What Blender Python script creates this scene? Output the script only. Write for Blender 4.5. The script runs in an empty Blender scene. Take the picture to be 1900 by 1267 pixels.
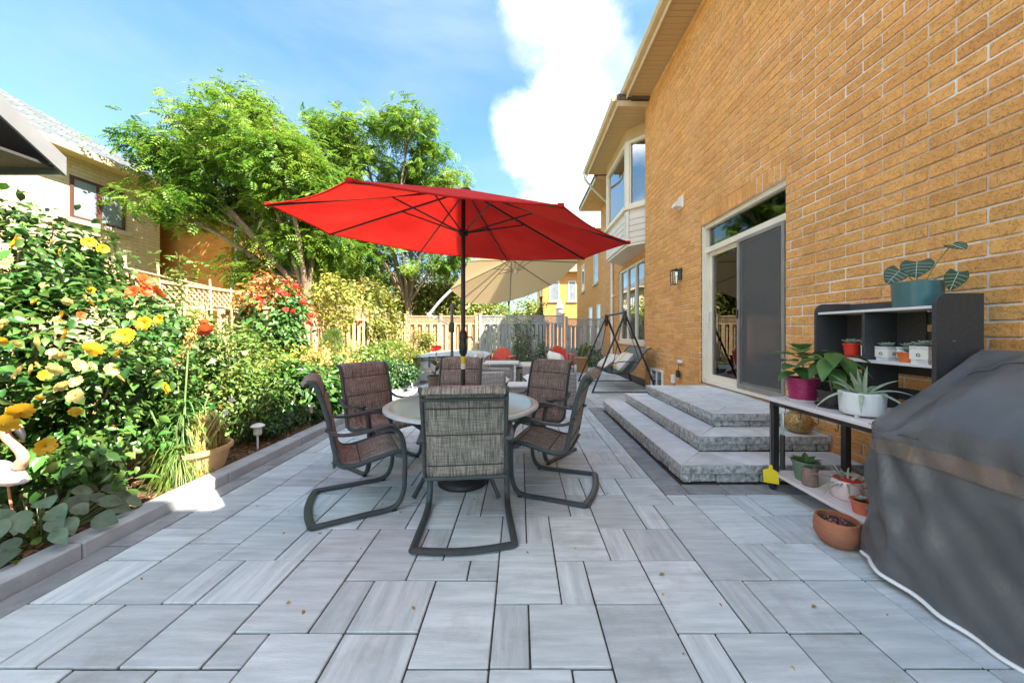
import bpy, bmesh, math, random
import numpy as np
from mathutils import Vector, Matrix
random.seed(11)
rng = np.random.default_rng(11)
R = math.radians
scene = bpy.context.scene
COL = scene.collection

# ------------------------------------------------------------ camera
CAMH = 1.3
FPX = 644.0
cd = bpy.data.cameras.new('camera')
cd.sensor_width = 36.0
cd.lens = 36.0 * FPX / 1900.0
cd.shift_x = -15.0 / 1900.0
cd.shift_y = -18.5 / 1900.0
cd.clip_start = 0.02
cd.clip_end = 2000.0
cam = bpy.data.objects.new('camera', cd)
cam.location = (0, 0, CAMH)
cam.rotation_euler = (R(90), 0, 0)
COL.objects.link(cam)
scene.camera = cam

# ------------------------------------------------------------ sky, sun, exposure
SUN = Vector((1.0, -0.66, 1.50)).normalized()
sun_el = math.asin(SUN.z)
sun_az = math.atan2(SUN.x, SUN.y)
world = bpy.data.worlds.new('World')
scene.world = world
world.use_nodes = True
wn = world.node_tree.nodes
wl = world.node_tree.links
wn.clear()
w_out = wn.new('ShaderNodeOutputWorld')
w_bg = wn.new('ShaderNodeBackground')
w_bg.inputs['Strength'].default_value = 0.11
sky = wn.new('ShaderNodeTexSky')
sky.sky_type = 'NISHITA'
sky.sun_disc = False
sky.sun_elevation = sun_el
sky.sun_rotation = sun_az
sky.altitude = 100
sky.air_density = 1.0
sky.dust_density = 0.25
sky.ozone_density = 1.3
tc = wn.new('ShaderNodeTexCoord')
# high thin cloud, everywhere in the sky
mp = wn.new('ShaderNodeMapping'); mp.inputs['Scale'].default_value = (1.0, 1.0, 2.6)
wl.new(tc.outputs['Generated'], mp.inputs['Vector'])
n1 = wn.new('ShaderNodeTexNoise'); n1.inputs['Scale'].default_value = 1.7; n1.inputs['Detail'].default_value = 7; n1.inputs['Roughness'].default_value = 0.55
n1.inputs['Distortion'].default_value = 0.4
wl.new(mp.outputs['Vector'], n1.inputs['Vector'])
r1 = wn.new('ShaderNodeMapRange'); r1.interpolation_type = 'SMOOTHSTEP'
r1.inputs['From Min'].default_value = 0.34; r1.inputs['From Max'].default_value = 0.74
r1.inputs['To Min'].default_value = 0.06; r1.inputs['To Max'].default_value = 0.72
wl.new(n1.outputs['Fac'], r1.inputs['Value'])
# heaped cloud standing over the far end of the yard
def cloud_lobe(direction, cosr0, cosr1):
    d = Vector(direction).normalized()
    nrm = wn.new('ShaderNodeVectorMath'); nrm.operation = 'NORMALIZE'
    wl.new(tc.outputs['Generated'], nrm.inputs[0])
    dt = wn.new('ShaderNodeVectorMath'); dt.operation = 'DOT_PRODUCT'
    wl.new(nrm.outputs['Vector'], dt.inputs[0]); dt.inputs[1].default_value = d
    mr = wn.new('ShaderNodeMapRange')
    mr.inputs['From Min'].default_value = cosr0; mr.inputs['From Max'].default_value = cosr1
    mr.inputs['To Min'].default_value = 0.0; mr.inputs['To Max'].default_value = 1.0
    wl.new(dt.outputs['Value'], mr.inputs['Value'])
    return mr.outputs['Result']
def wmath(op, a, b):
    m = wn.new('ShaderNodeMath'); m.operation = op
    for i, x in enumerate((a, b)):
        if isinstance(x, (int, float)): m.inputs[i].default_value = x
        else: wl.new(x, m.inputs[i])
    return m.outputs[0]
lobes = [((0.12, 1, 0.52), 11, 1), ((0.19, 1, 0.74), 10, 1), ((0.14, 1, 0.34), 11, 1), ((0.10, 1, 0.92), 9, 1), ((0.03, 1, 0.55), 8, 1), ((0.24, 1, 0.5), 8, 1)]
acc = None
for d, a0, a1 in lobes:
    o = cloud_lobe(d, math.cos(R(a0)), math.cos(R(a1)))
    acc = o if acc is None else wmath('MAXIMUM', acc, o)
n2 = wn.new('ShaderNodeTexNoise'); n2.inputs['Scale'].default_value = 5.5; n2.inputs['Detail'].default_value = 10; n2.inputs['Roughness'].default_value = 0.6
wl.new(tc.outputs['Generated'], n2.inputs['Vector'])
# heaped cloud added over the unseen sky to brighten the shade
n4 = wn.new('ShaderNodeTexNoise'); n4.inputs['Scale'].default_value = 1.5; n4.inputs['Detail'].default_value = 3
mp4 = wn.new('ShaderNodeMapping'); mp4.inputs['Location'].default_value = (1.3, 5.2, 0.4)
wl.new(tc.outputs['Generated'], mp4.inputs['Vector']); wl.new(mp4.outputs['Vector'], n4.inputs['Vector'])
rest_ = wmath('SUBTRACT', wmath('MULTIPLY', wmath('SUBTRACT', n4.outputs['Fac'], 0.42), 7.0), wmath('MULTIPLY', cloud_lobe((-.55, 1, .55), math.cos(R(58)), math.cos(R(42))), 3.0))
acc = wmath('SUBTRACT', wmath('MULTIPLY', wmath('MAXIMUM', acc, wmath('MINIMUM', rest_, 1.0)), 1.45), 0.42)
heap = wmath('ADD', acc, wmath('MULTIPLY', wmath('SUBTRACT', n2.outputs['Fac'], 0.5), 2.4))
r2 = wn.new('ShaderNodeMapRange'); r2.interpolation_type = 'SMOOTHSTEP'
r2.inputs['From Min'].default_value = 0.10; r2.inputs['From Max'].default_value = 1.0
wl.new(heap, r2.inputs['Value'])
heapmask = r2.outputs['Result']
n3 = wn.new('ShaderNodeTexNoise'); n3.inputs['Scale'].default_value = 3.6; n3.inputs['Detail'].default_value = 8
mp3 = wn.new('ShaderNodeMapping'); mp3.inputs['Location'].default_value = (0.3, 0.1, 0.12)
wl.new(tc.outputs['Generated'], mp3.inputs['Vector']); wl.new(mp3.outputs['Vector'], n3.inputs['Vector'])
ccol = wn.new('ShaderNodeMix'); ccol.data_type = 'RGBA'
ccol.inputs[6].default_value = (.62, .76, .92, 1); ccol.inputs[7].default_value = (5.2, 5.05, 4.85, 1)
rr = wn.new('ShaderNodeMapRange'); rr.interpolation_type = 'SMOOTHERSTEP'; rr.inputs['From Min'].default_value = 0.30; rr.inputs['From Max'].default_value = 0.78
wl.new(n3.outputs['Fac'], rr.inputs['Value']); wl.new(rr.outputs['Result'], ccol.inputs[0])
mixa = wn.new('ShaderNodeMix'); mixa.data_type = 'RGBA'
wl.new(r1.outputs['Result'], mixa.inputs[0]); skm = wn.new('ShaderNodeVectorMath'); skm.operation = 'MULTIPLY'; skm.inputs[1].default_value = (0.185, 0.275, 0.30)
wl.new(sky.outputs['Color'], skm.inputs[0]); wl.new(skm.outputs['Vector'], mixa.inputs[6]); mixa.inputs[7].default_value = (.52, .68, .77, 1)
mixb = wn.new('ShaderNodeMix'); mixb.data_type = 'RGBA'
wl.new(wmath('MULTIPLY', heapmask, 0.9), mixb.inputs[0]); wl.new(mixa.outputs[2], mixb.inputs[6]); wl.new(ccol.outputs[2], mixb.inputs[7])
wl.new(mixb.outputs[2], w_bg.inputs['Color'])
wl.new(w_bg.outputs['Background'], w_out.inputs['Surface'])

sd = bpy.data.lights.new('sun', 'SUN')
sd.energy = 2.15
sd.angle = R(0.55)
sd.color = (1.0, 0.90, 0.74)
sun = bpy.data.objects.new('sun', sd)
sun.rotation_euler = SUN.to_track_quat('Z', 'Y').to_euler()
sun.location = (20, -5, 25)
COL.objects.link(sun)

vs = scene.view_settings
vs.view_transform = 'Standard'
vs.look = 'None'
vs.exposure = 3.65
vs.gamma = 1.0
vs.use_curve_mapping = False
scene.render.engine = 'CYCLES'
scene.cycles.max_bounces = 8
scene.cycles.transparent_max_bounces = 24

# ------------------------------------------------------------ helpers
def P(x, y, Y):
    s = FPX / Y
    return Vector(((x - 965.0) / s, Y, CAMH - (y - 615.0) / s))

def tag(o, label=None, cat=None, group=None, kind=None):
    if label: o['label'] = label
    if cat: o['category'] = cat
    if group: o['group'] = group
    if kind: o['kind'] = kind
    return o

def thing(name, label, cat, loc=(0, 0, 0), rz=0.0, group=None):
    o = bpy.data.objects.new(name, None)
    o.empty_display_size = 0.1
    COL.objects.link(o)
    o.location = loc
    o.rotation_euler = (0, 0, rz)
    return tag(o, label, cat, group)

def link(name, me, parent=None, loc=None, rot=None, scale=None):
    o = bpy.data.objects.new(name, me)
    COL.objects.link(o)
    if parent is not None: o.parent = parent
    if loc is not None: o.location = loc
    if rot is not None: o.rotation_euler = rot
    if scale is not None: o.scale = scale if hasattr(scale, '__len__') else (scale,) * 3
    return o

def smoothpath(pts, n=6):
    """Catmull-Rom through the points."""
    pts = [Vector(p) for p in pts]
    out = []
    for i in range(len(pts) - 1):
        p0 = pts[i - 1] if i > 0 else pts[i] * 2 - pts[i + 1]
        p1, p2 = pts[i], pts[i + 1]
        p3 = pts[i + 2] if i + 2 < len(pts) else pts[i + 1] * 2 - pts[i]
        for k in range(n):
            t = k / n
            out.append(0.5 * ((2 * p1) + (p2 - p0) * t + (2 * p0 - 5 * p1 + 4 * p2 - p3) * t * t + (3 * p1 - p0 - 3 * p2 + p3) * t ** 3))
    out.append(pts[-1])
    return out

class MB:
    def __init__(self):
        self.v = []; self.f = []
    def add(self, vs_, fs):
        b = len(self.v)
        self.v.extend([tuple(v) for v in vs_])
        self.f.extend([tuple(i + b for i in f) for f in fs])
        return self
    def box(self, x0, x1, y0, y1, z0, z1, M=None):
        v = [Vector((x, y, z)) for z in (z0, z1) for y in (y0, y1) for x in (x0, x1)]
        if M is not None: v = [M @ p for p in v]
        return self.add(v, [(0, 2, 3, 1), (4, 5, 7, 6), (0, 1, 5, 4), (2, 6, 7, 3), (0, 4, 6, 2), (1, 3, 7, 5)])
    def cbox(self, x0, x1, y0, y1, z0, z1, c=0.004, M=None, jit=0.0):
        """chamfered box"""
        vs_, idx = [], {}
        for ix in (0, 1):
            for iy in (0, 1):
                for iz in (0, 1):
                    p = Vector(((x0, x1)[ix], (y0, y1)[iy], (z0, z1)[iz]))
                    if jit: p += Vector([random.uniform(-jit, jit) for _ in range(3)])
                    s = Vector((1 - 2 * ix, 1 - 2 * iy, 1 - 2 * iz)) * c
                    for a in range(3):
                        q = p + s; q[a] = p[a]
                        idx[(ix, iy, iz, a)] = len(vs_); vs_.append(q)
        if M is not None: vs_ = [M @ p for p in vs_]
        fs = []
        for a in range(3):
            b, c_ = (a + 1) % 3, (a + 2) % 3
            for s in (0, 1):
                loop = []
                for (u, w) in ((0, 0), (1, 0), (1, 1), (0, 1)):
                    k = [0, 0, 0]; k[a] = s; k[b] = u; k[c_] = w
                    loop.append(idx[(k[0], k[1], k[2], a)])
                fs.append(tuple(loop if s else loop[::-1]))
            for u in (0, 1):
                for w in (0, 1):
                    k = [0, 0, 0]; k[b] = u; k[c_] = w
                    k1 = list(k); k1[a] = 1
                    q = (idx[tuple(k) + (b,)], idx[tuple(k1) + (b,)], idx[tuple(k1) + (c_,)], idx[tuple(k) + (c_,)])
                    fs.append(q if u == w else q[::-1])
        for ix in (0, 1):
            for iy in (0, 1):
                for iz in (0, 1):
                    t = tuple(idx[(ix, iy, iz, a)] for a in range(3))
                    fs.append(t if (ix + iy + iz) % 2 else t[::-1])
        return self.add(vs_, fs)
    def tube(self, pts, r, seg=8, closed=False, flat=None):
        pts = [Vector(p) for p in pts]
        n = len(pts)
        rs = r if hasattr(r, '__len__') else [r] * n
        tang = []
        for i in range(n):
            if closed: t = pts[(i + 1) % n] - pts[i - 1]
            else: t = pts[min(i + 1, n - 1)] - pts[max(i - 1, 0)]
            tang.append(t.normalized() if t.length > 1e-9 else Vector((0, 0, 1)))
        up = Vector((0, 0, 1)) if abs(tang[0].z) < 0.9 else Vector((1, 0, 0))
        nrm = (up - tang[0] * up.dot(tang[0])).normalized()
        vs_ = []
        for i in range(n):
            nrm = (nrm - tang[i] * nrm.dot(tang[i]))
            nrm = nrm.normalized() if nrm.length > 1e-6 else tang[i].orthogonal().normalized()
            bi = tang[i].cross(nrm)
            for k in range(seg):
                a = 2 * math.pi * (k + 0.5) / seg
                ca, sa = math.cos(a), math.sin(a)
                if flat: ca *= flat[0]; sa *= flat[1]
                vs_.append(pts[i] + (nrm * ca + bi * sa) * rs[i])
        fs = []
        m = n if closed else n - 1
        for i in range(m):
            j = (i + 1) % n
            for k in range(seg):
                l = (k + 1) % seg
                fs.append((i * seg + k, i * seg + l, j * seg + l, j * seg + k))
        if not closed:
            fs.append(tuple(range(seg))[::-1]); fs.append(tuple((n - 1) * seg + k for k in range(seg)))
        return self.add(vs_, fs)
    def bar(self, a, b, w, t, up=(0, 0, 1)):
        """rectangular bar from a to b"""
        a, b = Vector(a), Vector(b)
        d = (b - a).normalized(); u = Vector(up)
        if abs(d.dot(u)) > 0.98: u = Vector((1, 0, 0))
        s = d.cross(u).normalized(); u = s.cross(d).normalized()
        vs_ = [p + s * (w / 2) * i + u * (t / 2) * j for p in (a, b) for (i, j) in ((-1, -1), (1, -1), (1, 1), (-1, 1))]
        return self.add(vs_, [(3, 2, 1, 0), (4, 5, 6, 7), (0, 1, 5, 4), (1, 2, 6, 5), (2, 3, 7, 6), (3, 0, 4, 7)])
    def lathe(self, prof, seg=24, c=(0, 0, 0), wob=None, closed=False):
        vs_, fs = [], []
        n = len(prof)
        for i, (r, z) in enumerate(prof):
            for k in range(seg):
                a = 2 * math.pi * k / seg
                q = r * (wob(a, z) if wob else 1.0)
                vs_.append((c[0] + q * math.cos(a), c[1] + q * math.sin(a), c[2] + z))
        for i in range(n - 1):
            for k in range(seg):
                l = (k + 1) % seg
                fs.append((i * seg + k, i * seg + l, (i + 1) * seg + l, (i + 1) * seg + k))
        if not closed:
            if prof[0][0] > 1e-5: fs.append(tuple(range(seg))[::-1])
            if prof[-1][0] > 1e-5: fs.append(tuple((n - 1) * seg + k for k in range(seg)))
        else:
            for k in range(seg):
                l = (k + 1) % seg
                fs.append(((n - 1) * seg + k, (n - 1) * seg + l, l, k))
        return self.add(vs_, fs)
    def prism(self, poly, z0, z1, M=None):
        n = len(poly)
        vs_ = [Vector((p[0], p[1], z0)) for p in poly] + [Vector((p[0], p[1], z1)) for p in poly]
        if M is not None: vs_ = [M @ p for p in vs_]
        fs = [tuple(range(n))[::-1], tuple(range(n, 2 * n))]
        for i in range(n):
            j = (i + 1) % n
            fs.append((i, j, n + j, n + i))
        return self.add(vs_, fs)
    def grid(self, fn, nu, nv):
        vs_ = [fn(i / nu, j / nv) for j in range(nv + 1) for i in range(nu + 1)]
        fs = []
        w = nu + 1
        for j in range(nv):
            for i in range(nu):
                fs.append((j * w + i, j * w + i + 1, (j + 1) * w + i + 1, (j + 1) * w + i))
        return self.add(vs_, fs)
    def mesh(self, name, mat, smooth=False, recalc=True, merge=0):
        me = bpy.data.meshes.new(name)
        me.from_pydata(self.v, [], self.f)
        if recalc or merge:
            bm = bmesh.new(); bm.from_mesh(me)
            if merge: bmesh.ops.remove_doubles(bm, verts=bm.verts, dist=merge)
            if recalc: bmesh.ops.recalc_face_normals(bm, faces=bm.faces)
            bm.to_mesh(me); bm.free()
        if mat is not None: me.materials.append(mat)
        if smooth:
            me.polygons.foreach_set('use_smooth', [True] * len(me.polygons))
            me.set_sharp_from_angle(angle=R(smooth if smooth is not True else 40))
        me.update()
        return me
    def build(self, name, mat, parent=None, smooth=False, recalc=True, loc=None, kind=None, merge=0):
        o = link(name, self.mesh(name, mat, smooth, recalc, merge), parent, loc)
        if kind: o['kind'] = kind
        return o

def copy_tree(o, parent=None):
    c = o.copy(); COL.objects.link(c); c.parent = parent
    for ch in list(o.children): copy_tree(ch, c)
    return c

# ---- numpy scatter of many small pieces into one mesh
def scatter_mesh(name, mat, tv, tf, pos, rot, scl, smooth=True):
    """tv (k,3) template verts, tf list of equal-length faces, pos (n,3), rot (n,3,3), scl (n,) or (n,3)"""
    tv = np.asarray(tv, float); tf = np.asarray(tf, int)
    n, k = len(pos), len(tv)
    scl = np.asarray(scl, float)
    if scl.ndim == 1: scl = np.repeat(scl[:, None], 3, 1)
    loc = tv[None, :, :] * scl[:, None, :]
    w = np.einsum('nij,nkj->nki', rot, loc) + np.asarray(pos)[:, None, :]
    verts = w.reshape(-1, 3)
    faces = (tf[None] + (np.arange(n) * k)[:, None, None]).reshape(-1, tf.shape[1])
    me = bpy.data.meshes.new(name)
    me.vertices.add(len(verts)); me.vertices.foreach_set('co', verts.astype(np.float32).ravel())
    me.loops.add(faces.size); me.loops.foreach_set('vertex_index', faces.astype(np.int32).ravel())
    me.polygons.add(len(faces))
    me.polygons.foreach_set('loop_start', (np.arange(len(faces)) * tf.shape[1]).astype(np.int32))
    if smooth: me.polygons.foreach_set('use_smooth', np.ones(len(faces), bool))
    me.update(calc_edges=True)
    me.materials.append(mat)
    return me

def frames(nrm, twist=None, tip=None):
    """rotation matrices whose z is nrm and whose y is near tip (or random)"""
    nrm = nrm / (np.linalg.norm(nrm, axis=1, keepdims=True) + 1e-9)
    n = len(nrm)
    if tip is None: tip = rng.normal(size=(n, 3))
    y = tip - nrm * np.sum(tip * nrm, 1, keepdims=True)
    y /= (np.linalg.norm(y, axis=1, keepdims=True) + 1e-9)
    x = np.cross(y, nrm)
    return np.stack([x, y, nrm], axis=2)

# leaf templates (tip along +y, up along +z)
def leaf_tpl(wd=0.5, fold=0.12, droop=0.12):
    v = [(0, 0, 0), (-wd * .42, .25, fold), (wd * .42, .25, fold), (-wd * .5, .55, fold * .9), (wd * .5, .55, fold * .9), (0, .3, 0.02), (0, .62, 0), (0, 1, -droop)]
    f = [(0, 5, 1), (0, 2, 5), (1, 5, 6), (1, 6, 3), (5, 2, 4), (5, 4, 6), (3, 6, 7), (6, 4, 7)]
    return v, f
LEAF = leaf_tpl()
NARROW = leaf_tpl(0.26, 0.05, 0.1)
ROUND = leaf_tpl(0.85, 0.1, 0.15)
def blade_tpl(n=5, droop=1.0, w=0.06):
    v, f = [], []
    for i in range(n + 1):
        t = i / n
        ww = w * (1 - t * t) * 0.5 + 0.002
        y = t * (1 - .18 * droop * t); z = -0.75 * droop * t * t * t + 0.15 * t
        v += [(-ww, y, z + ww * .5), (ww, y, z + ww * .5)]
    for i in range(n):
        a = 2 * i
        f += [(a, a + 1, a + 3), (a, a + 3, a + 2)]
    return v, f
BLADE = blade_tpl()
def pinnate_tpl(pairs=5):
    v, f = [], []
    for i in range(pairs):
        t = (i + 1) / (pairs + .5)
        y = t * (1 - .12 * t); z = -.35 * t * t
        L = .24 * math.sin(math.pi * (0.18 + .70 * t)) + .08
        for s in (-1, 1):
            b = len(v)
            v += [(0, y, z), (s * L * .5, y + .10, z + .02), (s * L, y + .09, z - .05), (s * L * .5, y - .05, z + .02)]
            f += [(b, b + 1, b + 2), (b, b + 2, b + 3)]
    return v, f
PINN = pinnate_tpl()

# ------------------------------------------------------------ materials
MATS = {}
def new_mat(name):
    m = bpy.data.materials.new(name); m.use_nodes = True
    nt = m.node_tree; nt.nodes.clear()
    MATS[name] = m
    return m, nt.nodes, nt.links

def c4(c): return (c[0], c[1], c[2], 1.0)

def mat(name, c1, c2=None, scale=8.0, rough=0.6, bump=0.0, bscale=None, metal=0.0, rand=0.0, hue=0.0, stretch=(1, 1, 1),
        detail=5.0, spec=0.5, translucent=0.0, lo=0.35, hi=0.65, island=False, offset=False, coat=0.0, lines=None, dirt=None, alpha=None, bstretch=None):
    m, N, L = new_mat(name)
    out = N.new('ShaderNodeOutputMaterial'); bs = N.new('ShaderNodeBsdfPrincipled')
    tcn = N.new('ShaderNodeTexCoord')
    vec = tcn.outputs['Object']
    rnd = None
    if rand or offset:
        oi = N.new('ShaderNodeObjectInfo'); rnd = oi.outputs['Random']
        if island:
            g = N.new('ShaderNodeNewGeometry')
            ad = N.new('ShaderNodeMath'); ad.operation = 'ADD'; L.new(rnd, ad.inputs[0]); L.new(g.outputs['Random Per Island'], ad.inputs[1])
            fr = N.new('ShaderNodeMath'); fr.operation = 'FRACT'; L.new(ad.outputs[0], fr.inputs[0]); rnd = fr.outputs[0]
    if offset:
        mu = N.new('ShaderNodeMath'); mu.operation = 'MULTIPLY'; L.new(rnd, mu.inputs[0]); mu.inputs[1].default_value = 53.0
        va = N.new('ShaderNodeVectorMath'); va.operation = 'ADD'; L.new(vec, va.inputs[0]); L.new(mu.outputs[0], va.inputs[1]); vec = va.outputs['Vector']
    base_vec = vec
    if stretch != (1, 1, 1):
        mpn = N.new('ShaderNodeMapping'); mpn.inputs['Scale'].default_value = stretch; L.new(vec, mpn.inputs['Vector']); vec = mpn.outputs['Vector']
    col = None
    if c2 is not None:
        no = N.new('ShaderNodeTexNoise'); no.inputs['Scale'].default_value = scale; no.inputs['Detail'].default_value = detail; no.inputs['Roughness'].default_value = 0.6
        L.new(vec, no.inputs['Vector'])
        mr = N.new('ShaderNodeMapRange'); mr.inputs['From Min'].default_value = lo; mr.inputs['From Max'].default_value = hi
        L.new(no.outputs['Fac'], mr.inputs['Value'])
        mx = N.new('ShaderNodeMix'); mx.data_type = 'RGBA'; L.new(mr.outputs['Result'], mx.inputs[0])
        mx.inputs[6].default_value = c4(c1); mx.inputs[7].default_value = c4(c2)
        col = mx.outputs[2]
    if lines:   # thin dark cracks: (scale, width, strength, colour)
        nl = N.new('ShaderNodeTexNoise'); nl.inputs['Scale'].default_value = lines[0]; nl.inputs['Detail'].default_value = 3; nl.inputs['Roughness'].default_value = .65
        L.new(base_vec, nl.inputs['Vector'])
        sb = N.new('ShaderNodeMath'); sb.operation = 'SUBTRACT'; L.new(nl.outputs['Fac'], sb.inputs[0]); sb.inputs[1].default_value = .5
        ab = N.new('ShaderNodeMath'); ab.operation = 'ABSOLUTE'; L.new(sb.outputs[0], ab.inputs[0])
        m2 = N.new('ShaderNodeMapRange'); m2.inputs['From Min'].default_value = 0; m2.inputs['From Max'].default_value = lines[1]
        m2.inputs['To Min'].default_value = lines[2]; m2.inputs['To Max'].default_value = 0.0
        L.new(ab.outputs[0], m2.inputs['Value'])
        mx2 = N.new('ShaderNodeMix'); mx2.data_type = 'RGBA'; L.new(m2.outputs['Result'], mx2.inputs[0])
        if col is not None: L.new(col, mx2.inputs[6])
        else: mx2.inputs[6].default_value = c4(c1)
        mx2.inputs[7].default_value = c4(lines[3]); col = mx2.outputs[2]
    if dirt:   # soft stains: (scale, lo, hi, colour, amount)
        nd = N.new('ShaderNodeTexNoise'); nd.inputs['Scale'].default_value = dirt[0]; nd.inputs['Detail'].default_value = 6; nd.inputs['Roughness'].default_value = .7
        geo = N.new('ShaderNodeNewGeometry'); L.new(geo.outputs['Position'], nd.inputs['Vector'])
        m3 = N.new('ShaderNodeMapRange'); m3.inputs['From Min'].default_value = dirt[1]; m3.inputs['From Max'].default_value = dirt[2]
        m3.inputs['To Max'].default_value = dirt[4]
        L.new(nd.outputs['Fac'], m3.inputs['Value'])
        mx3 = N.new('ShaderNodeMix'); mx3.data_type = 'RGBA'; L.new(m3.outputs['Result'], mx3.inputs[0])
        if col is not None: L.new(col, mx3.inputs[6])
        else: mx3.inputs[6].default_value = c4(c1)
        mx3.inputs[7].default_value = c4(dirt[3]); col = mx3.outputs[2]
    if rand:
        hs = N.new('ShaderNodeHueSaturation')
        m4 = N.new('ShaderNodeMapRange'); m4.inputs['To Min'].default_value = 1 - rand; m4.inputs['To Max'].default_value = 1 + rand
        L.new(rnd, m4.inputs['Value']); L.new(m4.outputs['Result'], hs.inputs['Value'])
        if hue:
            m5 = N.new('ShaderNodeMath'); m5.operation = 'MULTIPLY'; L.new(rnd, m5.inputs[0]); m5.inputs[1].default_value = 7.13
            m6 = N.new('ShaderNodeMath'); m6.operation = 'FRACT'; L.new(m5.outputs[0], m6.inputs[0])
            m7 = N.new('ShaderNodeMapRange'); m7.inputs['To Min'].default_value = .5 - hue; m7.inputs['To Max'].default_value = .5 + hue
            L.new(m6.outputs[0], m7.inputs['Value']); L.new(m7.outputs['Result'], hs.inputs['Hue'])
        if col is not None: L.new(col, hs.inputs['Color'])
        else: hs.inputs['Color'].default_value = c4(c1)
        col = hs.outputs['Color']
    if col is not None: L.new(col, bs.inputs['Base Color'])
    else: bs.inputs['Base Color'].default_value = c4(c1)
    bs.inputs['Roughness'].default_value = rough; bs.inputs['Metallic'].default_value = metal
    bs.inputs['Specular IOR Level'].default_value = spec
    bs.inputs['Coat Weight'].default_value = coat
    if bump:
        nb = N.new('ShaderNodeTexNoise'); nb.inputs['Scale'].default_value = bscale or scale * 3; nb.inputs['Detail'].default_value = 6; nb.inputs['Roughness'].default_value = .65
        bv = vec if bstretch is None else base_vec
        if bstretch is not None:
            mb = N.new('ShaderNodeMapping'); mb.inputs['Scale'].default_value = bstretch; L.new(bv, mb.inputs['Vector']); bv = mb.outputs['Vector']
        L.new(bv, nb.inputs['Vector'])
        bp = N.new('ShaderNodeBump'); bp.inputs['Strength'].default_value = min(bump, 1.0); bp.inputs['Distance'].default_value = 0.01 * max(1.0, bump)
        L.new(nb.outputs['Fac'], bp.inputs['Height']); L.new(bp.outputs['Normal'], bs.inputs['Normal'])
    sh = bs.outputs['BSDF']
    if translucent:
        tr = N.new('ShaderNodeBsdfTranslucent')
        if col is not None: L.new(col, tr.inputs['Color'])
        else: tr.inputs['Color'].default_value = c4(c1)
        ms = N.new('ShaderNodeMixShader'); ms.inputs[0].default_value = translucent
        L.new(sh, ms.inputs[1]); L.new(tr.outputs['BSDF'], ms.inputs[2]); sh = ms.outputs['Shader']
    if alpha is not None:
        tp = N.new('ShaderNodeBsdfTransparent')
        ms = N.new('ShaderNodeMixShader'); ms.inputs[0].default_value = alpha
        L.new(tp.outputs['BSDF'], ms.inputs[1]); L.new(sh, ms.inputs[2]); sh = ms.outputs['Shader']
    L.new(sh, out.inputs['Surface'])
    return m

def glass_mat(name, tint=(.92, .97, .95), ior=1.5, rough=0.0, base=0.0):
    """thin pane: clear through, mirror by Fresnel"""
    m, N, L = new_mat(name)
    out = N.new('ShaderNodeOutputMaterial')
    tr = N.new('ShaderNodeBsdfTransparent'); tr.inputs['Color'].default_value = c4(tint)
    gl = N.new('ShaderNodeBsdfGlossy'); gl.inputs['Roughness'].default_value = rough; gl.inputs['Color'].default_value = (1, 1, 1, 1)
    fr = N.new('ShaderNodeFresnel'); fr.inputs['IOR'].default_value = ior
    ad = N.new('ShaderNodeMath'); ad.operation = 'ADD'; ad.use_clamp = True; L.new(fr.outputs[0], ad.inputs[0]); ad.inputs[1].default_value = base
    ms = N.new('ShaderNodeMixShader'); L.new(ad.outputs[0], ms.inputs[0]); L.new(tr.outputs[0], ms.inputs[1]); L.new(gl.outputs[0], ms.inputs[2])
    L.new(ms.outputs[0], out.inputs['Surface'])
    return m

def brick_mat(name, c1, c2, mortar, bw=0.3, bh=0.1, bump=0.4, axis='x', noise=0.35):
    """small far brickwork; axis: wall plane 'x' (faces +-X: uses Y,Z) or 'y' (uses X,Z)"""
    m, N, L = new_mat(name)
    out = N.new('ShaderNodeOutputMaterial'); bs = N.new('ShaderNodeBsdfPrincipled'); bs.inputs['Roughness'].default_value = .85
    tcn = N.new('ShaderNodeTexCoord'); sx = N.new('ShaderNodeSeparateXYZ'); L.new(tcn.outputs['Object'], sx.inputs[0])
    ad = N.new('ShaderNodeMath'); ad.operation = 'ADD'; L.new(sx.outputs['X'], ad.inputs[0]); L.new(sx.outputs['Y'], ad.inputs[1])
    cb = N.new('ShaderNodeCombineXYZ'); L.new(ad.outputs[0], cb.inputs['X']); L.new(sx.outputs['Z'], cb.inputs['Y'])
    bt = N.new('ShaderNodeTexBrick'); L.new(cb.outputs[0], bt.inputs['Vector'])
    bt.inputs['Color1'].default_value = c4(c1); bt.inputs['Color2'].default_value = c4(c2); bt.inputs['Mortar'].default_value = c4(mortar)
    bt.inputs['Scale'].default_value = 1.0; bt.inputs['Brick Width'].default_value = bw; bt.inputs['Row Height'].default_value = bh
    bt.inputs['Mortar Size'].default_value = 0.008; bt.inputs['Bias'].default_value = -.1
    no = N.new('ShaderNodeTexNoise'); no.inputs['Scale'].default_value = 14; no.inputs['Detail'].default_value = 6; L.new(tcn.outputs['Object'], no.inputs['Vector'])
    hs = N.new('ShaderNodeHueSaturation'); mr = N.new('ShaderNodeMapRange'); mr.inputs['To Min'].default_value = 1 - noise; mr.inputs['To Max'].default_value = 1 + noise
    L.new(no.outputs['Fac'], mr.inputs['Value']); L.new(mr.outputs['Result'], hs.inputs['Value']); L.new(bt.outputs['Color'], hs.inputs['Color'])
    L.new(hs.outputs['Color'], bs.inputs['Base Color'])
    bp = N.new('ShaderNodeBump'); bp.inputs['Strength'].default_value = bump; bp.inputs['Distance'].default_value = .01; bp.invert = True
    L.new(bt.outputs['Fac'], bp.inputs['Height']); L.new(bp.outputs['Normal'], bs.inputs['Normal'])
    L.new(bs.outputs[0], out.inputs['Surface'])
    return m
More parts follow.
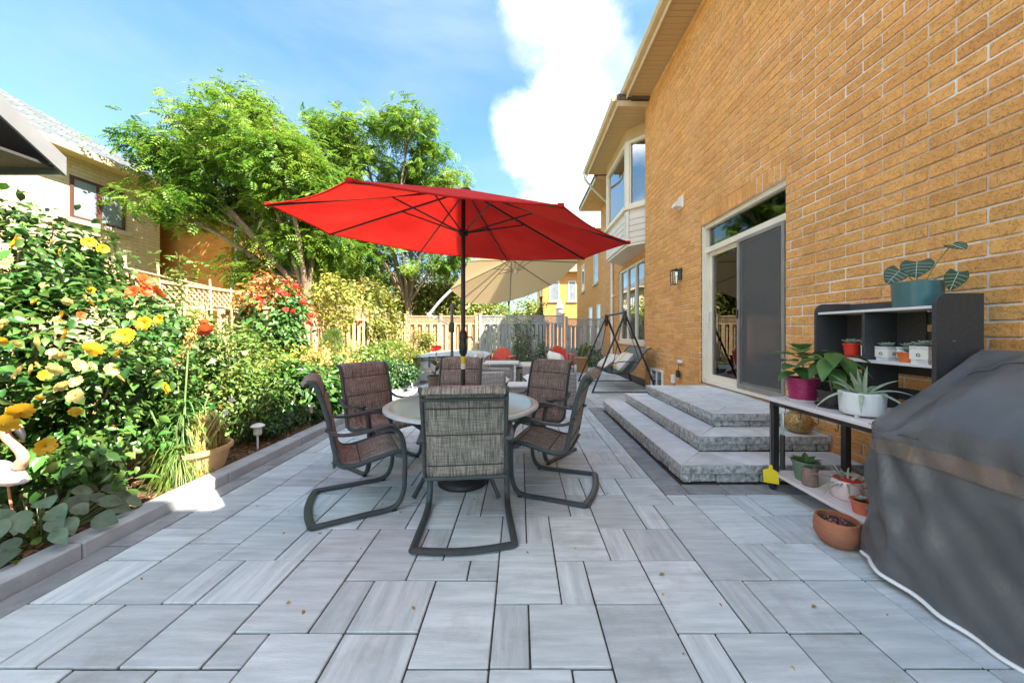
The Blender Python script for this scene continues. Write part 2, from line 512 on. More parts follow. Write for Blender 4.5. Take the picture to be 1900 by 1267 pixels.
# ---- material library
m_paver = mat('paver stone', (.485, .555, .59), (.67, .74, .775), scale=2.6, stretch=(1, 9, 1), rough=.82, bump=.5, bscale=45, rand=.15, island=True, offset=True, spec=.3, detail=7,
              dirt=(2.6, .52, .74, (.34, .34, .33), .6))
m_border = mat('dark border paver', (.235, .255, .265), (.34, .36, .37), scale=9, rough=.85, bump=.3, bscale=70, rand=.12, island=True, offset=True, spec=.3, dirt=(1.5, .56, .74, (.24, .20, .16), .5))
m_sand = mat('joint sand', (.035, .03, .026), (.09, .075, .06), scale=30, rough=.95)
m_grass = mat('far lawn', (.05, .09, .02), (.10, .14, .04), scale=14, rough=.95, bump=.5, bscale=60)
m_soil = mat('garden soil', (.045, .028, .018), (.14, .085, .045), scale=22, rough=.95, bump=1.5, bscale=40)
m_mulch = mat('bark chip', (.12, .06, .03), (.30, .17, .08), scale=20, rough=.9, rand=.35, island=True)
m_kerb = mat('concrete kerb', (.35, .385, .41), (.46, .495, .52), scale=7, rough=.85, bump=.25, bscale=90, rand=.06, dirt=(2.2, .55, .75, (.25, .23, .21), .4))
m_brick = mat('tan brick', (.80, .415, .15), (.69, .335, .105), scale=9, rough=.88, bump=1.6, bscale=26, rand=.10, hue=.003, island=True, offset=True, spec=.25,
              lines=(24, .022, .75, (.17, .085, .035)))
m_mortar = mat('mortar', (.58, .36, .22), (.68, .48, .34), scale=5, rough=.95, bump=.4, bscale=60, dirt=(1.6, .46, .60, (.80, .77, .74), .85))
m_farbrick = brick_mat('house far brick', (.70, .35, .12), (.58, .275, .085), (.46, .31, .2), .32, .103)
m_stonecap = mat('step coping stone', (.58, .61, .625), (.72, .75, .765), scale=6, rough=.85, bump=.3, bscale=70, rand=.08, offset=True, spec=.3)
m_stonesplit = mat('split stone block', (.22, .22, .215), (.74, .74, .73), scale=26, rough=.9, bump=3.5, bscale=24, rand=.12, island=True, offset=True, lo=.3, hi=.7)
m_cream = mat('cream vinyl', (.74, .66, .54), (.80, .73, .62), scale=3, rough=.45)
m_white = mat('white paint', (.78, .78, .77), (.84, .84, .83), scale=4, rough=.45)
m_soffit = mat('tan soffit metal', (.50, .36, .20), (.56, .41, .24), scale=4, rough=.5)
m_gutter = mat('tan gutter metal', (.60, .46, .29), (.66, .52, .34), scale=5, rough=.4)
m_shingle = brick_mat('roof shingle', (.12, .085, .065), (.20, .145, .11), (.05, .04, .03), .3, .14, .6)
m_shingle_grey = brick_mat('grey roof shingle', (.065, .08, .09), (.11, .125, .135), (.03, .035, .04), .3, .14, .6)
m_glass = glass_mat('window glass', base=.06)
m_glassdark = glass_mat('upper window glass', tint=(.62, .70, .74), base=.22)
m_screen = mat('insect screen', (.15, .15, .155), rough=.7, alpha=.38)
m_inner = mat('room plaster', (.42, .42, .42), (.48, .48, .47), scale=2, rough=.9)
m_innerfloor = mat('room floor', (.10, .065, .04), (.16, .10, .06), scale=3, stretch=(1, 8, 1), rough=.4)
m_black = mat('black powder coat', (.018, .018, .02), (.03, .03, .032), scale=30, rough=.42)
m_chrome = mat('brushed steel', (.55, .56, .57), (.65, .66, .67), scale=20, rough=.3, metal=1)
m_brass = mat('warm wood', (.40, .20, .07), (.5, .27, .1), scale=5, rough=.5)

# ============================================================ ground
g = MB(); g.box(-400, 400, -60, 900, -.30, -.07)
tag(g.build('ground', m_grass), kind='structure')

# ============================================================ patio of slabs
CX, CY = .16, .159
X0, Y0 = .04, 1.342
patio = MB(); patio.box(-2.62, 3.4, -1.5, 14.0, -.065, -.009)
patio = tag(patio.build('patio', m_sand), kind='structure')
given = [(-8,1,2,3),(-6,1,1,2),(-5,1,2,2),(-3,0,2,3),(-1,0,1,2),(0,0,2,2),(-1,2,2,3),(1,2,1,2),(2,2,2,2),(4,1,2,3),(2,-1,2,3),(6,1,1,2),(7,1,2,2),
 (4,-1,1,2),(5,-1,2,2),(6,3,2,3),(8,3,1,2),(9,3,2,2),(9,0,2,3),(4,4,2,2),(3,4,1,2),(1,4,2,3),(-1,5,1,2),(0,5,1,2),(3,6,2,3),(5,6,1,2),(6,6,2,2),(8,5,2,3),
 (5,8,2,3),(7,8,1,1),(8,8,2,1),(-11,4,2,3),(-9,4,1,2),(-8,4,2,2),(-6,3,2,3),(-13,2,2,3),(-11,2,1,2),(-10,2,2,2),(-15,2,2,2),(-13,5,2,2),(-15,6,2,1),(-15,4,2,2),
 (-12,0,2,2),(-10,0,2,2),(-13,0,1,2),(-15,0,2,2),(-8,0,1,1),(-7,-1,2,2),(-5,-1,2,2),(7,-1,2,2),(11,0,2,3),(11,3,2,2),(-4,4,1,2),(-3,4,2,3),(2,7,1,2),(4,9,1,2),(10,5,2,2),
 (-11,7,2,2),(-9,6,2,3),(-13,7,2,3),(-7,6,2,2)]
IL, IR, JL, JR = -15, 18, -6, 78
occ = {}
tiles = []
def free(i, j, w, d):
    for a in range(i, i + w):
        for b in range(j, j + d):
            if (a, b) in occ or a < IL or a >= IR or b < JL or b >= JR: return False
    return True
def block(i, j, w, d):
    for a in range(i, i + w):
        for b in range(j, j + d): occ[(a, b)] = 1
# steps and their dark border take this part of the grid
for b in range(9, 29):
    for a in range(7, IR): occ[(a, b)] = 1
for t in given:
    if free(*t): block(*t); tiles.append(t)
shapes = [((2, 2), 4), ((2, 3), 4), ((1, 2), 3), ((3, 2), 1), ((2, 1), 1)]
for b in range(JL, JR):
    for a in range(IL, IR):
        if (a, b) in occ: continue
        c = [(s, w) for s, w in shapes if free(a, b, *s)]
        s = random.choices([k for k, _ in c], [w for _, w in c])[0] if c else (1, 1)
        block(a, b, *s); tiles.append((a, b) + s)
plist = []   # (x0,x1,y0,y1,material,along_y)
for (i, j, w, d) in tiles:
    along_y = (w, d) == (1, 2) or ((w, d) == (2, 2) and random.random() < .3)
    plist.append((X0 + CX * i, X0 + CX * (i + w), Y0 + CY * j, Y0 + CY * (j + d), m_paver, along_y))
y = .2
while y < 13.8:
    L_ = random.choice((.318, .318, .636)); plist.append((-2.515, X0 + CX * IL, y, y + L_, m_border, True)); y += L_
YB0, YB1 = Y0 + CY * 9, Y0 + CY * 29
y = YB0
while y < YB1 - .1:
    L_ = min(random.choice((.318, .318, .16)), YB1 - y); plist.append((X0 + CX * 7, 1.365, y, y + L_, m_border, True)); y += L_
x = 1.365
while x < 2.9:
    L_ = min(random.choice((.318, .318, .16)), 2.93 - x); plist.append((x, x + L_, YB0, 2.955, m_border, False)); x += L_
x = 1.365
while x < 2.9:
    L_ = min(random.choice((.318, .318, .16)), 2.93 - x); plist.append((x, x + L_, 5.76, YB1, m_border, False)); x += L_
def show(p):
    xc, yc = (p[0] + p[1]) / 2, (p[2] + p[3]) / 2
    if yc < 1.2: return 0
    u = 965 + FPX * xc / yc
    if u < -60 or u > 1960: return 0
    return (p[1] - p[0]) * (p[3] - p[2]) / yc ** 3
plist.sort(key=show, reverse=True)
pmesh = {}
rest = {m_paver.name: MB(), m_border.name: MB()}
GAP = .0042
for k, (x0, x1, y0, y1, m, ay) in enumerate(plist):
    sx, sy = x1 - x0, y1 - y0
    dz = random.uniform(-.003, .002)
    if k < 300:
        key = (round(sx, 2), round(sy, 2), m.name, ay)
        if key not in pmesh:
            a, b = (sy, sx) if ay else (sx, sy)
            pmesh[key] = MB().cbox(-a / 2 + GAP, a / 2 - GAP, -b / 2 + GAP, b / 2 - GAP, -.05, 0, .0035).mesh('paver', m)
        link('paver', pmesh[key], patio, ((x0 + x1) / 2, (y0 + y1) / 2, dz), (random.uniform(-.003, .003), random.uniform(-.003, .003), (R(90) if ay else 0) + random.choice((0, math.pi)) + random.uniform(-.004, .004)))
    else:
        rest[m.name].cbox(x0 + GAP, x1 - GAP, y0 + GAP, y1 - GAP, -.05, dz, .0035)
rest[m_paver.name].build('paver_field', m_paver, patio, kind='stuff')
rest[m_border.name].build('border_pavers', m_border, patio, kind='stuff')

# ============================================================ kerb and garden bed
kerb = MB(); kerb.box(-2.655, -2.53, -1.5, 14.0, -.065, .05)
kerb = tag(kerb.build('garden_kerb', m_kerb), kind='structure')
y = -1.0; k = 0
while y < 13.9:
    L_ = 1.0
    MB().cbox(-2.668, -2.516, y + .002, y + L_ - .002, -.06, .088 + random.uniform(-.002, .002), .010).build('kerb_block', m_kerb, kerb); y += L_
def bedz(x, y):
    return .03 + .05 * math.sin(x * 2.1 + y) * math.sin(y * 1.3) + .03 * math.sin(y * 5.1 + x * 3)+ .05 * min(1, max(0, (-2.7 - x)))
bed = MB().grid(lambda u, v: Vector((-2.66 - 2.1 * u, -1.5 + 15.5 * v, bedz(-2.66 - 2.1 * u, -1.5 + 15.5 * v))), 24, 150)
tag(bed.build('garden_soil', m_soil, smooth=True, recalc=False), kind='structure')
n = 7000
px = -2.69 - 1.6 * rng.random(n) ** 1.4; py = .8 + 10.5 * rng.random(n) ** 1.3
pos = np.stack([px, py, np.array([bedz(a, b) for a, b in zip(px, py)]) + .006], 1)
nr = rng.normal(size=(n, 3)) * .45 + [0, 0, 1]
tv = [(-.5, -.18, 0), (.5, -.12, 0), (.45, .2, 0), (-.4, .15, 0), (0, 0, .16)]
tf = [(0, 1, 4), (1, 2, 4), (2, 3, 4), (3, 0, 4)]
mul = link('bark_mulch', scatter_mesh('bark_mulch', m_mulch, tv, tf, pos, frames(nr), .02 + .035 * rng.random(n), smooth=False))
tag(mul, 'brown bark chips strewn over the garden bed soil', 'mulch', kind='stuff')

# ============================================================ the brick house
WX = 2.95
DY0, DY1, DZ0, DZ1 = 3.861, 5.67, .48, 3.01
HY0, HY1, HZ = -9.0, 8.19, 6.66
house = thing('brick_house', 'large tan brick house along the right side of the patio', 'house', (WX, 4, 0))
def H(mb, name, m, parent=None, **kw):
    """geometry in world coordinates, hung on the house"""
    mb.v = [(x - WX, y - 4, z) for x, y, z in mb.v]
    return mb.build(name, m, parent or house, **kw)
w = MB()
w.box(WX + .009, WX + .25, DY1, HY1, -.06, HZ)
w.box(WX + .009, WX + .25, DY0, DY1, -.06, DZ0 - .02); w.box(WX + .009, WX + .25, DY0, DY1, DZ1, HZ)
wall = H(w, 'wall', m_mortar)
m_mortar2 = mat('white flecked mortar', (.50, .36, .25), (.64, .53, .44), scale=5, rough=.95, bump=.4, bscale=60, dirt=(1.4, .43, .56, (.82, .80, .80), .9))
w = MB(); w.box(WX + .009, WX + .25, HY0, DY0, -.06, HZ); H(w, 'wall_bay', m_mortar2)
# bricks
BH, BL, J = .103, .32, .012
bricks = []
def put(y0, y1, z0, z1):
    bricks.append((y0, y1, z0, z1))
nc = int(HZ / BH) + 1
for c in range(nc):
    z0 = c * BH - .074; z1 = z0 + BH - J
    y = .6 - (BL / 2 if c % 2 else 0)
    while y < HY1 - .03:
        a, b = y, min(y + BL - J, HY1)
        y += BL
        if b - a < .04: continue
        segs = [(a, b)]
        if z1 > DZ0 and z0 < DZ1 + .215 - .004:
            lo, hi = (DY0, DY1) if z0 < DZ1 - .03 else (DY0 - .02, DY1 + .02)
            segs = []
            if b <= lo or a >= hi: segs = [(a, b)]
            else:
                if a < lo - .03: segs.append((a, lo))
                if b > hi + .03: segs.append((hi, b))
        for s in segs: put(s[0], s[1], z0, z1)
# soldier course over the door
y = DY0 - .015
while y < DY1:
    put(y, y + .088, DZ1 + .004, DZ1 + .206); y += .1
def bshow(b):
    yc, zc = (b[0] + b[1]) / 2, (b[2] + b[3]) / 2
    u = 965 + FPX * WX / yc; v = 615 - FPX * (zc - CAMH) / yc
    if u > 1930 or v < -20 or v > 1280: return 0
    return (b[1] - b[0]) * (b[3] - b[2]) / yc ** 3
bricks.sort(key=bshow, reverse=True)
bmesh_c = {}
restb = MB()
for k, (y0, y1, z0, z1) in enumerate(bricks):
    pr = random.uniform(-.003, .003)
    if k < 300:
        key = (round(y1 - y0, 3), round(z1 - z0, 3))
        if key not in bmesh_c:
            sy, sz = key
            bmesh_c[key] = MB().cbox(0, .06, -sy / 2, sy / 2, -sz / 2, sz / 2, .006, jit=.001).mesh('brick', m_brick)
        link('brick', bmesh_c[key], wall, (pr, (y0 + y1) / 2 - 4, (z0 + z1) / 2), (0, 0, random.uniform(-.008, .008)))
    else:
        restb.cbox(WX + pr, WX + pr + .05, y0, y1, z0, z1, .006)
H(restb, 'brick_courses', m_brick, wall, kind='stuff')
# end return of the main wall
e = MB(); e.box(WX + .25, 3.65, HY1 - .2, HY1 - .003, -.06, HZ); H(e, 'corner_wall', m_farbrick)
# recessed wall beyond the corner with openings left for the big window
RX = 3.4
WY0, WY1, WZ0, WZ1 = 9.5, 12.0, .98, 3.35
e = MB()
e.box(RX, RX + .25, HY1, WY0, -.06, 6.5); e.box(RX, RX + .25, WY1, 14.6, -.06, 6.5)
e.box(RX, RX + .25, WY0, WY1, -.06, WZ0); e.box(RX, RX + .25, WY0, WY1, WZ1, 6.5)
e.box(RX + .25, 12, 14.4, 14.598, -.06, 6.5)
H(e, 'rear_wall', m_farbrick)
# plain body of the house behind
e = MB(); e.box(11.8, 12, HY0, 14.4, -.06, 6.6); e.box(WX + .25, 11.8, HY0, HY0 + .2, -.06, 6.6)
H(e, 'back_wall', m_farbrick)
# roofs: low hips
def hip(mb, x0, x1, y0, y1, z, rise, t=.12):
    xm = (x0 + x1) / 2; r = (x1 - x0) / 2 * .95
    v = [(x0, y0, z), (x1, y0, z), (x1, y1, z), (x0, y1, z), (xm, y0 + r, z + rise), (xm, y1 - r, z + rise)]
    v2 = [(a, b, c - t) for a, b, c in v[:4]]
    mb.add(v + v2, [(0, 1, 4), (1, 2, 5, 4), (2, 3, 5), (3, 0, 4, 5), (0, 6, 7, 1), (1, 7, 8, 2), (2, 8, 9, 3), (3, 9, 6, 0), (6, 9, 8, 7)])
    return mb
roof = H(hip(MB(), 2.42, 12.6, HY0 - .5, 8.02, 6.86, 2.9), 'roof', m_shingle)
H(hip(MB(), 2.40, 12.62, HY0 - .6, -1.1, 8.3, 2.4), 'added_shade_roof', m_shingle)  # raised roof out of view, added to keep the near kerb in shade
e = MB(); e.box(2.9, 12.0, HY0, -1.4, 6.9, 8.2); H(e, 'added_shade_wall', m_farbrick)  # unseen wall added under it for the same shade
H(hip(MB(), 2.22, 8.0, 7.95, 11.75, 6.72, 1.5), 'bay_roof', m_shingle)
H(hip(MB(), 2.55, 12.6, 7.9, 15.1, 6.70, 2.2), 'rear_roof', m_shingle)
# soffit boards
sm = MB().cbox(0, .52, .003, .117, 0, .02, .003).mesh('soffit_board', m_soffit)
y = 4.6
while y < 8.0:
    link('soffit_board', sm, roof, (2.46 - WX, y - 4, 6.66)); y += .12
e = MB(); e.box(2.46, WX + .05, HY0, 4.6, 6.66, 6.68); H(e, 'soffit_sheet', m_soffit)
sm2 = MB().cbox(0, 1.15, .003, .137, 0, .02, .003).mesh('soffit_board', m_soffit)
y = 8.02
while y < 11.5:
    link('soffit_board', sm2, roof, (2.26 - WX, y - 4, 6.50)); y += .14
e = MB(); e.box(2.6, RX + .1, 11.6, 15.0, 6.49, 6.51); H(e, 'soffit_sheet', m_soffit)
# fascia and gutters
def gutter(x, z, y0, y1):
    prof = [(0, 0), (-.085, 0), (-.115, .05), (-.115, .095), (-.10, .11), (-.10, .10), (-.108, .09), (-.108, .052), (-.08, .008), (0, .008)]
    mb = MB()
    n = len(prof)
    vs_ = [(x + a, y, z + b) for y in (y0, y1) for a, b in prof]
    fs = [(i, (i + 1) % n, n + (i + 1) % n, n + i) for i in range(n)]
    mb.add(vs_, fs); mb.box(x - .11, x, y0 - .002, y0, z, z + .1); mb.box(x - .11, x, y1, y1 + .002, z, z + .1)
    return mb
e = MB(); e.cbox(2.43, 2.455, HY0 - .4, 8.05, 6.62, 6.85, .004); H(e, 'fascia', m_gutter)
H(gutter(2.428, 6.73, HY0 - .4, 8.05), 'gutter', m_gutter)
e = MB(); e.cbox(2.23, 2.255, 7.96, 11.72, 6.46, 6.71, .004); e.cbox(2.26, WX, 7.965, 7.99, 6.47, 6.71, .004); H(e, 'fascia', m_gutter)
H(gutter(2.228, 6.58, 7.96, 11.72), 'gutter', m_gutter)
e = MB(); e.cbox(2.565, 2.59, 11.8, 15.05, 6.46, 6.69, .004); e.cbox(2.59, RX, 11.8, 11.82, 6.47, 6.69, .004); H(e, 'fascia', m_gutter)
# elbow and downspouts
H(MB().tube(smoothpath([(2.16, 11.6, 6.58), (2.16, 11.6, 6.42), (2.35, 11.75, 6.25), (2.9, 12.25, 6.0), (3.26, 12.55, 5.85), (3.33, 12.6, 5.6), (3.33, 12.6, .1)], 4), .04, 8, flat=(1, 1.2)), 'downspout', m_white, smooth=True)
# bay window
bay = H(MB().prism([(RX, 8.35), (2.78, 8.97), (2.78, 11.03), (RX, 11.65)], 3.50, 3.56), 'bay_window', m_cream)
m_siding = mat('pale siding', (.66, .60, .54), (.72, .66, .60), scale=3, rough=.5)
def facem(a, b):
    a, b = Vector((a[0], a[1], 0)), Vector((b[0], b[1], 0))
    d = (b - a).normalized(); n_ = Vector((0, 0, 1)).cross(d)
    return Matrix(((d.x, n_.x, 0, a.x), (d.y, n_.y, 0, a.y), (0, 0, 1, 0), (0, 0, 0, 1))), (b - a).length
for (a, b) in (((RX, 8.35), (2.75, 9.0)), ((2.75, 9.0), (2.75, 11.0)), ((2.75, 11.0), (RX, 11.65))):
    Mx, Ln = facem(b, a)   # outward is the -y side of the local frame after the swap
    Mx, Ln = facem(a, b)
    s = 1
    mb = MB(); mb.box(0, Ln, -.10, -.02, 3.56, 4.42, Mx); H(mb, 'apron_panel', m_siding, bay)
    for q in range(4):
        mb = MB(); mb.cbox(.09, Ln - .09, -.03, .012, 3.70 + q * .155, 3.845 + q * .155, .006, Mx); H(mb, 'siding_board', m_siding, bay)
    mb = MB(); mb.box(0.005, .085, -.02, .02, 3.56, 4.40, Mx); mb.box(Ln - .085, Ln - .005, -.02, .02, 3.56, 4.40, Mx); mb.box(.085, Ln - .085, -.02, .018, 3.565, 3.69, Mx); H(mb, 'apron_trim', m_siding, bay)
    mb = MB(); mb.cbox(-.02, Ln + .02, -.12, .07, 4.42, 4.50, .01, Mx); H(mb, 'window_sill', m_cream, bay)
    mb = MB()
    mb.box(0, .09, -.09, .02, 4.50, 6.2, Mx); mb.box(Ln - .09, Ln, -.09, .02, 4.50, 6.2, Mx); mb.box(.09, Ln - .09, -.09, .018, 4.50, 4.58, Mx); mb.box(.09, Ln - .09, -.09, .018, 6.12, 6.2, Mx)
    mb.box(.09, .13, -.07, .0, 4.58, 6.12, Mx); mb.box(Ln - .13, Ln - .09, -.07, .0, 4.58, 6.12, Mx)
    H(mb, 'window_frame', m_cream, bay)
    mb = MB(); mb.box(.12, Ln - .12, -.05, -.044, 4.57, 6.13, Mx); H(mb, 'pane', m_glassdark, bay)
    mb = MB(); mb.box(0, Ln, -.10, .01, 6.2, 6.50, Mx); H(mb, 'header_board', m_soffit, bay)
# big lower window
mb = MB()
mb.box(RX + .04, RX + .14, WY0, WY0 + .07, WZ0 + .001, WZ1); mb.box(RX + .04, RX + .14, WY1 - .07, WY1, WZ0 + .001, WZ1)
mb.box(RX + .04, RX + .14, WY0 + .07, WY1 - .07, WZ0 + .001, WZ0 + .08); mb.box(RX + .04, RX + .14, WY0 + .07, WY1 - .07, WZ1 - .08, WZ1)
for yy in (WY0 + .85, WY0 + 1.65): mb.box(RX + .045, RX + .13, yy - .045, yy + .045, WZ0 + .08, WZ1 - .08)
lw = H(mb, 'window', m_cream)
for a, b in ((WY0 + .07, WY0 + .805), (WY0 + .895, WY0 + 1.605), (WY0 + 1.695, WY1 - .07)):
    mb = MB(); mb.box(RX + .09, RX + .096, a, b, WZ0 + .08, WZ1 - .08); H(mb, 'pane', m_glassdark, lw)
mb = MB(); mb.cbox(RX - .06, RX + .12, WY0 - .08, WY1 + .08, WZ0 - .09, WZ0 - .002, .008); H(mb, 'window_sill', m_cream, lw)
# sliding door with transom
mb = MB()
F0, F1 = WX + .05, WX + .17
mb.box(F0, F1, DY0, DY0 + .05, DZ0, DZ1); mb.box(F0, F1, DY1 - .06, DY1, DZ0, DZ1)
mb.box(F0, F1, DY0 + .05, DY1 - .06, DZ1 - .06, DZ1); mb.box(F0, F1, DY0 + .05, DY1 - .06, 2.56, 2.64)
mb.box(F0 - .04, F1, DY0 + .05, DY1 - .06, DZ0, DZ0 + .045)
mb.box(F0 - .03, F0, DY1 - .045, DY1 - .001, DZ0, DZ1 - .01)
door = H(mb, 'sliding_door', m_cream)
mb = MB(); mb.box(F0 + .06, F0 + .066, DY0 + .05, DY1 - .06, 2.64, DZ1 - .06); H(mb, 'transom_pane', m_glass, door)
def sash(name, y0, y1, x, m, w_=.06, zb=DZ0 + .045, zt=2.56, foot=.09):
    mb = MB(); d = .035
    mb.cbox(x, x + d, y0, y0 + w_, zb, zt, .003); mb.cbox(x, x + d, y1 - w_, y1, zb, zt, .003)
    mb.box(x + .002, x + d - .002, y0 + w_, y1 - w_, zb, zb + foot); mb.box(x + .002, x + d - .002, y0 + w_, y1 - w_, zt - w_, zt)
    return H(mb, name, m, door)
YM = 4.786
sash('door_sash', YM - .04, DY1 - .061, F0 + .06, m_cream)
mb = MB(); mb.box(F0 + .075, F0 + .081, YM + .02, DY1 - .12, DZ0 + .13, 2.5); H(mb, 'pane', m_glass, door)
sash('door_sash', DY0 + .051, YM + .05, F0 + .02, m_white, .05)
mb = MB(); mb.box(F0 + .035, F0 + .041, DY0 + .1, YM, DZ0 + .13, 2.51); H(mb, 'pane', m_glass, door)
m_screenframe = mat('grey screen frame', (.22, .20, .185), (.28, .26, .24), scale=6, rough=.45)
sash('screen_frame', DY0 + .06, YM - .01, F0 - .02, m_screenframe, .045, foot=.07)
mb = MB(); mb.box(F0 - .004, F0 - .002, DY0 + .1, YM - .05, DZ0 + .11, 2.52); H(mb, 'insect_screen', m_screen, door)
mb = MB(); mb.tube(smoothpath([(F0 + .058, DY1 - .10, 1.62), (F0 + .02, DY1 - .10, 1.61), (F0 + .01, DY1 - .10, 1.5), (F0 + .02, DY1 - .10, 1.39), (F0 + .058, DY1 - .10, 1.38)], 4), .009); H(mb, 'door_handle', m_white, door, smooth=True)
mb = MB(); mb.cbox(F0 - .04, F0 - .021, YM - .05, YM - .02, 1.48, 1.6, .004); H(mb, 'door_handle', m_black, door)
# room behind the door
mb = MB(); mb.box(F1 + .05, 7.0, 2.6, 7.2, .44, .475); H(mb, 'room_floor', m_innerfloor)
mb = MB(); mb.box(7.0, 7.1, 2.6, 7.2, .475, 3.3); mb.box(F1 + .06, 7.0, 2.5, 2.6, .475, 3.3); mb.box(F1 + .06, 7.0, 7.2, 7.3, .475, 3.3); mb.box(F1 + .06, 7.0, 2.6, 7.2, 3.3, 3.4); H(mb, 'room_wall', m_inner)
m_curtain = mat('pale blind fabric', (.60, .64, .66), (.70, .73, .74), scale=4, rough=.9, translucent=.2)
mb = MB().grid(lambda u, v: Vector((F1 + .12 + .02 * math.sin(u * 30), 5.52 + .46 * u, .5 + 2.05 * v)), 40, 2); H(mb, 'blind', m_curtain, smooth=True, recalc=False)
m_innerwood = mat('chair shell', (.42, .20, .05), (.5, .26, .08), scale=3, rough=.5)
ch = thing('dining_chair', 'orange shell chair standing inside behind the insect screen', 'chair', (4.3, 4.35, .475), 2.2)
MB().grid(lambda u, v: Vector(((u - .5) * .48, -.2 + .42 * max(0, 1 - v * 2) + -.06 * max(0, v * 2 - 1), .45 + .05 * (u - .5) ** 2 * 4 + .5 * max(0, v * 2 - 1))), 8, 10).build('seat_shell', m_innerwood, ch, smooth=True, recalc=False)
for a, b in ((-1, -1), (1, -1), (-1, 1), (1, 1)):
    MB().tube([(a * .14, b * .1, .45), (a * .22, b * .2, .0)], .012).build('leg', m_black, ch, smooth=True)

# ============================================================ steps
steps = thing('stone_steps', 'grey split stone steps rising to the sliding door', 'steps', (2.0, 4.4, 0))
lev = [(1.37, 2.96, 5.74, 0.0, .161), (1.685, 3.28, 5.60, .161, .309), (1.995, 3.595, 5.50, .309, .450)]
def S(mb, name, m, **kw):
    mb.v = [(x - 2.0, y - 4.4, z) for x, y, z in mb.v]
    return mb.build(name, m, steps, **kw)
CW = .34; CH = .072
for k, (x0, y0, y1, z0, z1) in enumerate(lev):
    S(MB().box(x0 + .07, 2.948, y0 + .07, y1 - .03, z0 - .03, z1 - .01), 'core', m_sand)
    zb = z1 - CH
    # lower block course
    def blockrow(fixed, a, b, front):
        t = a
        while t < b - .02:
            L_ = random.choice((.22, .3, .38)); e_ = min(t + L_, b)
            if b - e_ < .1: e_ = b
            o = random.uniform(.020, .032)
            mb = MB()
            if front: mb.cbox(fixed + o, fixed + .1, t + .004, e_ - .004, z0 + .001, zb - .006, .010, jit=.005)
            else: mb.cbox(t + .004, e_ - .004, fixed + o, fixed + .1, z0 + .001, zb - .006, .010, jit=.005)
            S(mb, 'step_block', m_stonesplit); t = e_
    blockrow(x0, y0 + .012, y1, True)
    blockrow(y0, x0 + .1, 2.945, False)
    # coping slabs with rough faces
    def coping(poly):
        c = Vector((sum(p[0] for p in poly) / len(poly), sum(p[1] for p in poly) / len(poly), 0))
        q = [Vector((p[0], p[1], 0)) + Vector((math.copysign(.004, c.x - p[0]), math.copysign(.005, c.y - p[1]), 0)) for p in poly]
        o_ = S(MB().prism([(p.x, p.y) for p in q], zb, z1), 'coping_slab', m_stonecap)
        for i in range(len(poly)):
            A, B_ = Vector((poly[i][0], poly[i][1], 0)), Vector((poly[(i + 1) % len(poly)][0], poly[(i + 1) % len(poly)][1], 0))
            for ax, val, nv in ((0, x0, Vector((-1, 0, 0))), (1, y0, Vector((0, -1, 0)))):
                if abs(A[ax] - val) < 1e-6 and abs(B_[ax] - val) < 1e-6:
                    d_ = (B_ - A).normalized(); A2, B2 = A + d_ * .005, B_ - d_ * .005; sd_ = random.uniform(0, 9)
                    nu_ = max(6, int((B2 - A2).length / .02))
                    mbf = MB().grid(lambda u, v: A2.lerp(B2, u) + nv * (.002 + .010 * abs(math.sin(u * nu_ * 1.7 + v * 5 + sd_) * math.sin(u * nu_ * .8 + v * 3)) * math.sin(math.pi * (.08 + .84 * v))) + Vector((0, 0, zb + .001 + (CH - .002) * v)), nu_, 5)
                    mbf.v = [(x - 2.0, y - 4.4, z) for x, y, z in mbf.v]
                    mbf.build('split_face', m_stonesplit, o_, smooth=50, recalc=False)
    yb = y0 + random.uniform(.62, .7)
    coping([(x0, y0), (x0 + CW, y0 + CW), (x0 + CW, yb), (x0, yb)])
    t = yb
    while t < y1 - .05:
        e_ = min(t + random.uniform(.42, .58), y1)
        if y1 - e_ < .2: e_ = y1
        coping([(x0, t), (x0 + CW, t), (x0 + CW, e_), (x0, e_)]); t = e_
    xb = x0 + random.uniform(.58, .66)
    coping([(x0, y0), (xb, y0), (xb - .2 if k == 0 else xb, y0 + CW), (x0 + CW, y0 + CW)])
    t = xb; first = True
    while t < 2.9:
        e_ = min(t + random.uniform(.42, .58), 2.945)
        if 2.945 - e_ < .2: e_ = 2.945
        coping([(t, y0), (e_, y0), (e_, y0 + CW), (t - (.2 if (first and k == 0) else 0), y0 + CW)]); t = e_; first = False
# landing slabs
x0, y0, y1, z0, z1 = lev[2]
xx = [x0 + CW + .004, x0 + CW + .31, 2.945]
for a in range(2):
    yy = y0 + CW + .004
    while yy < y1 - .02:
        e_ = min(yy + random.choice((.32, .48)), y1)
        if y1 - e_ < .15: e_ = y1
        S(MB().cbox(xx[a] + .002, xx[a + 1] - .002, yy + .002, e_ - .002, z1 - .05, z1, .003), 'landing_slab', m_stonecap); yy = e_
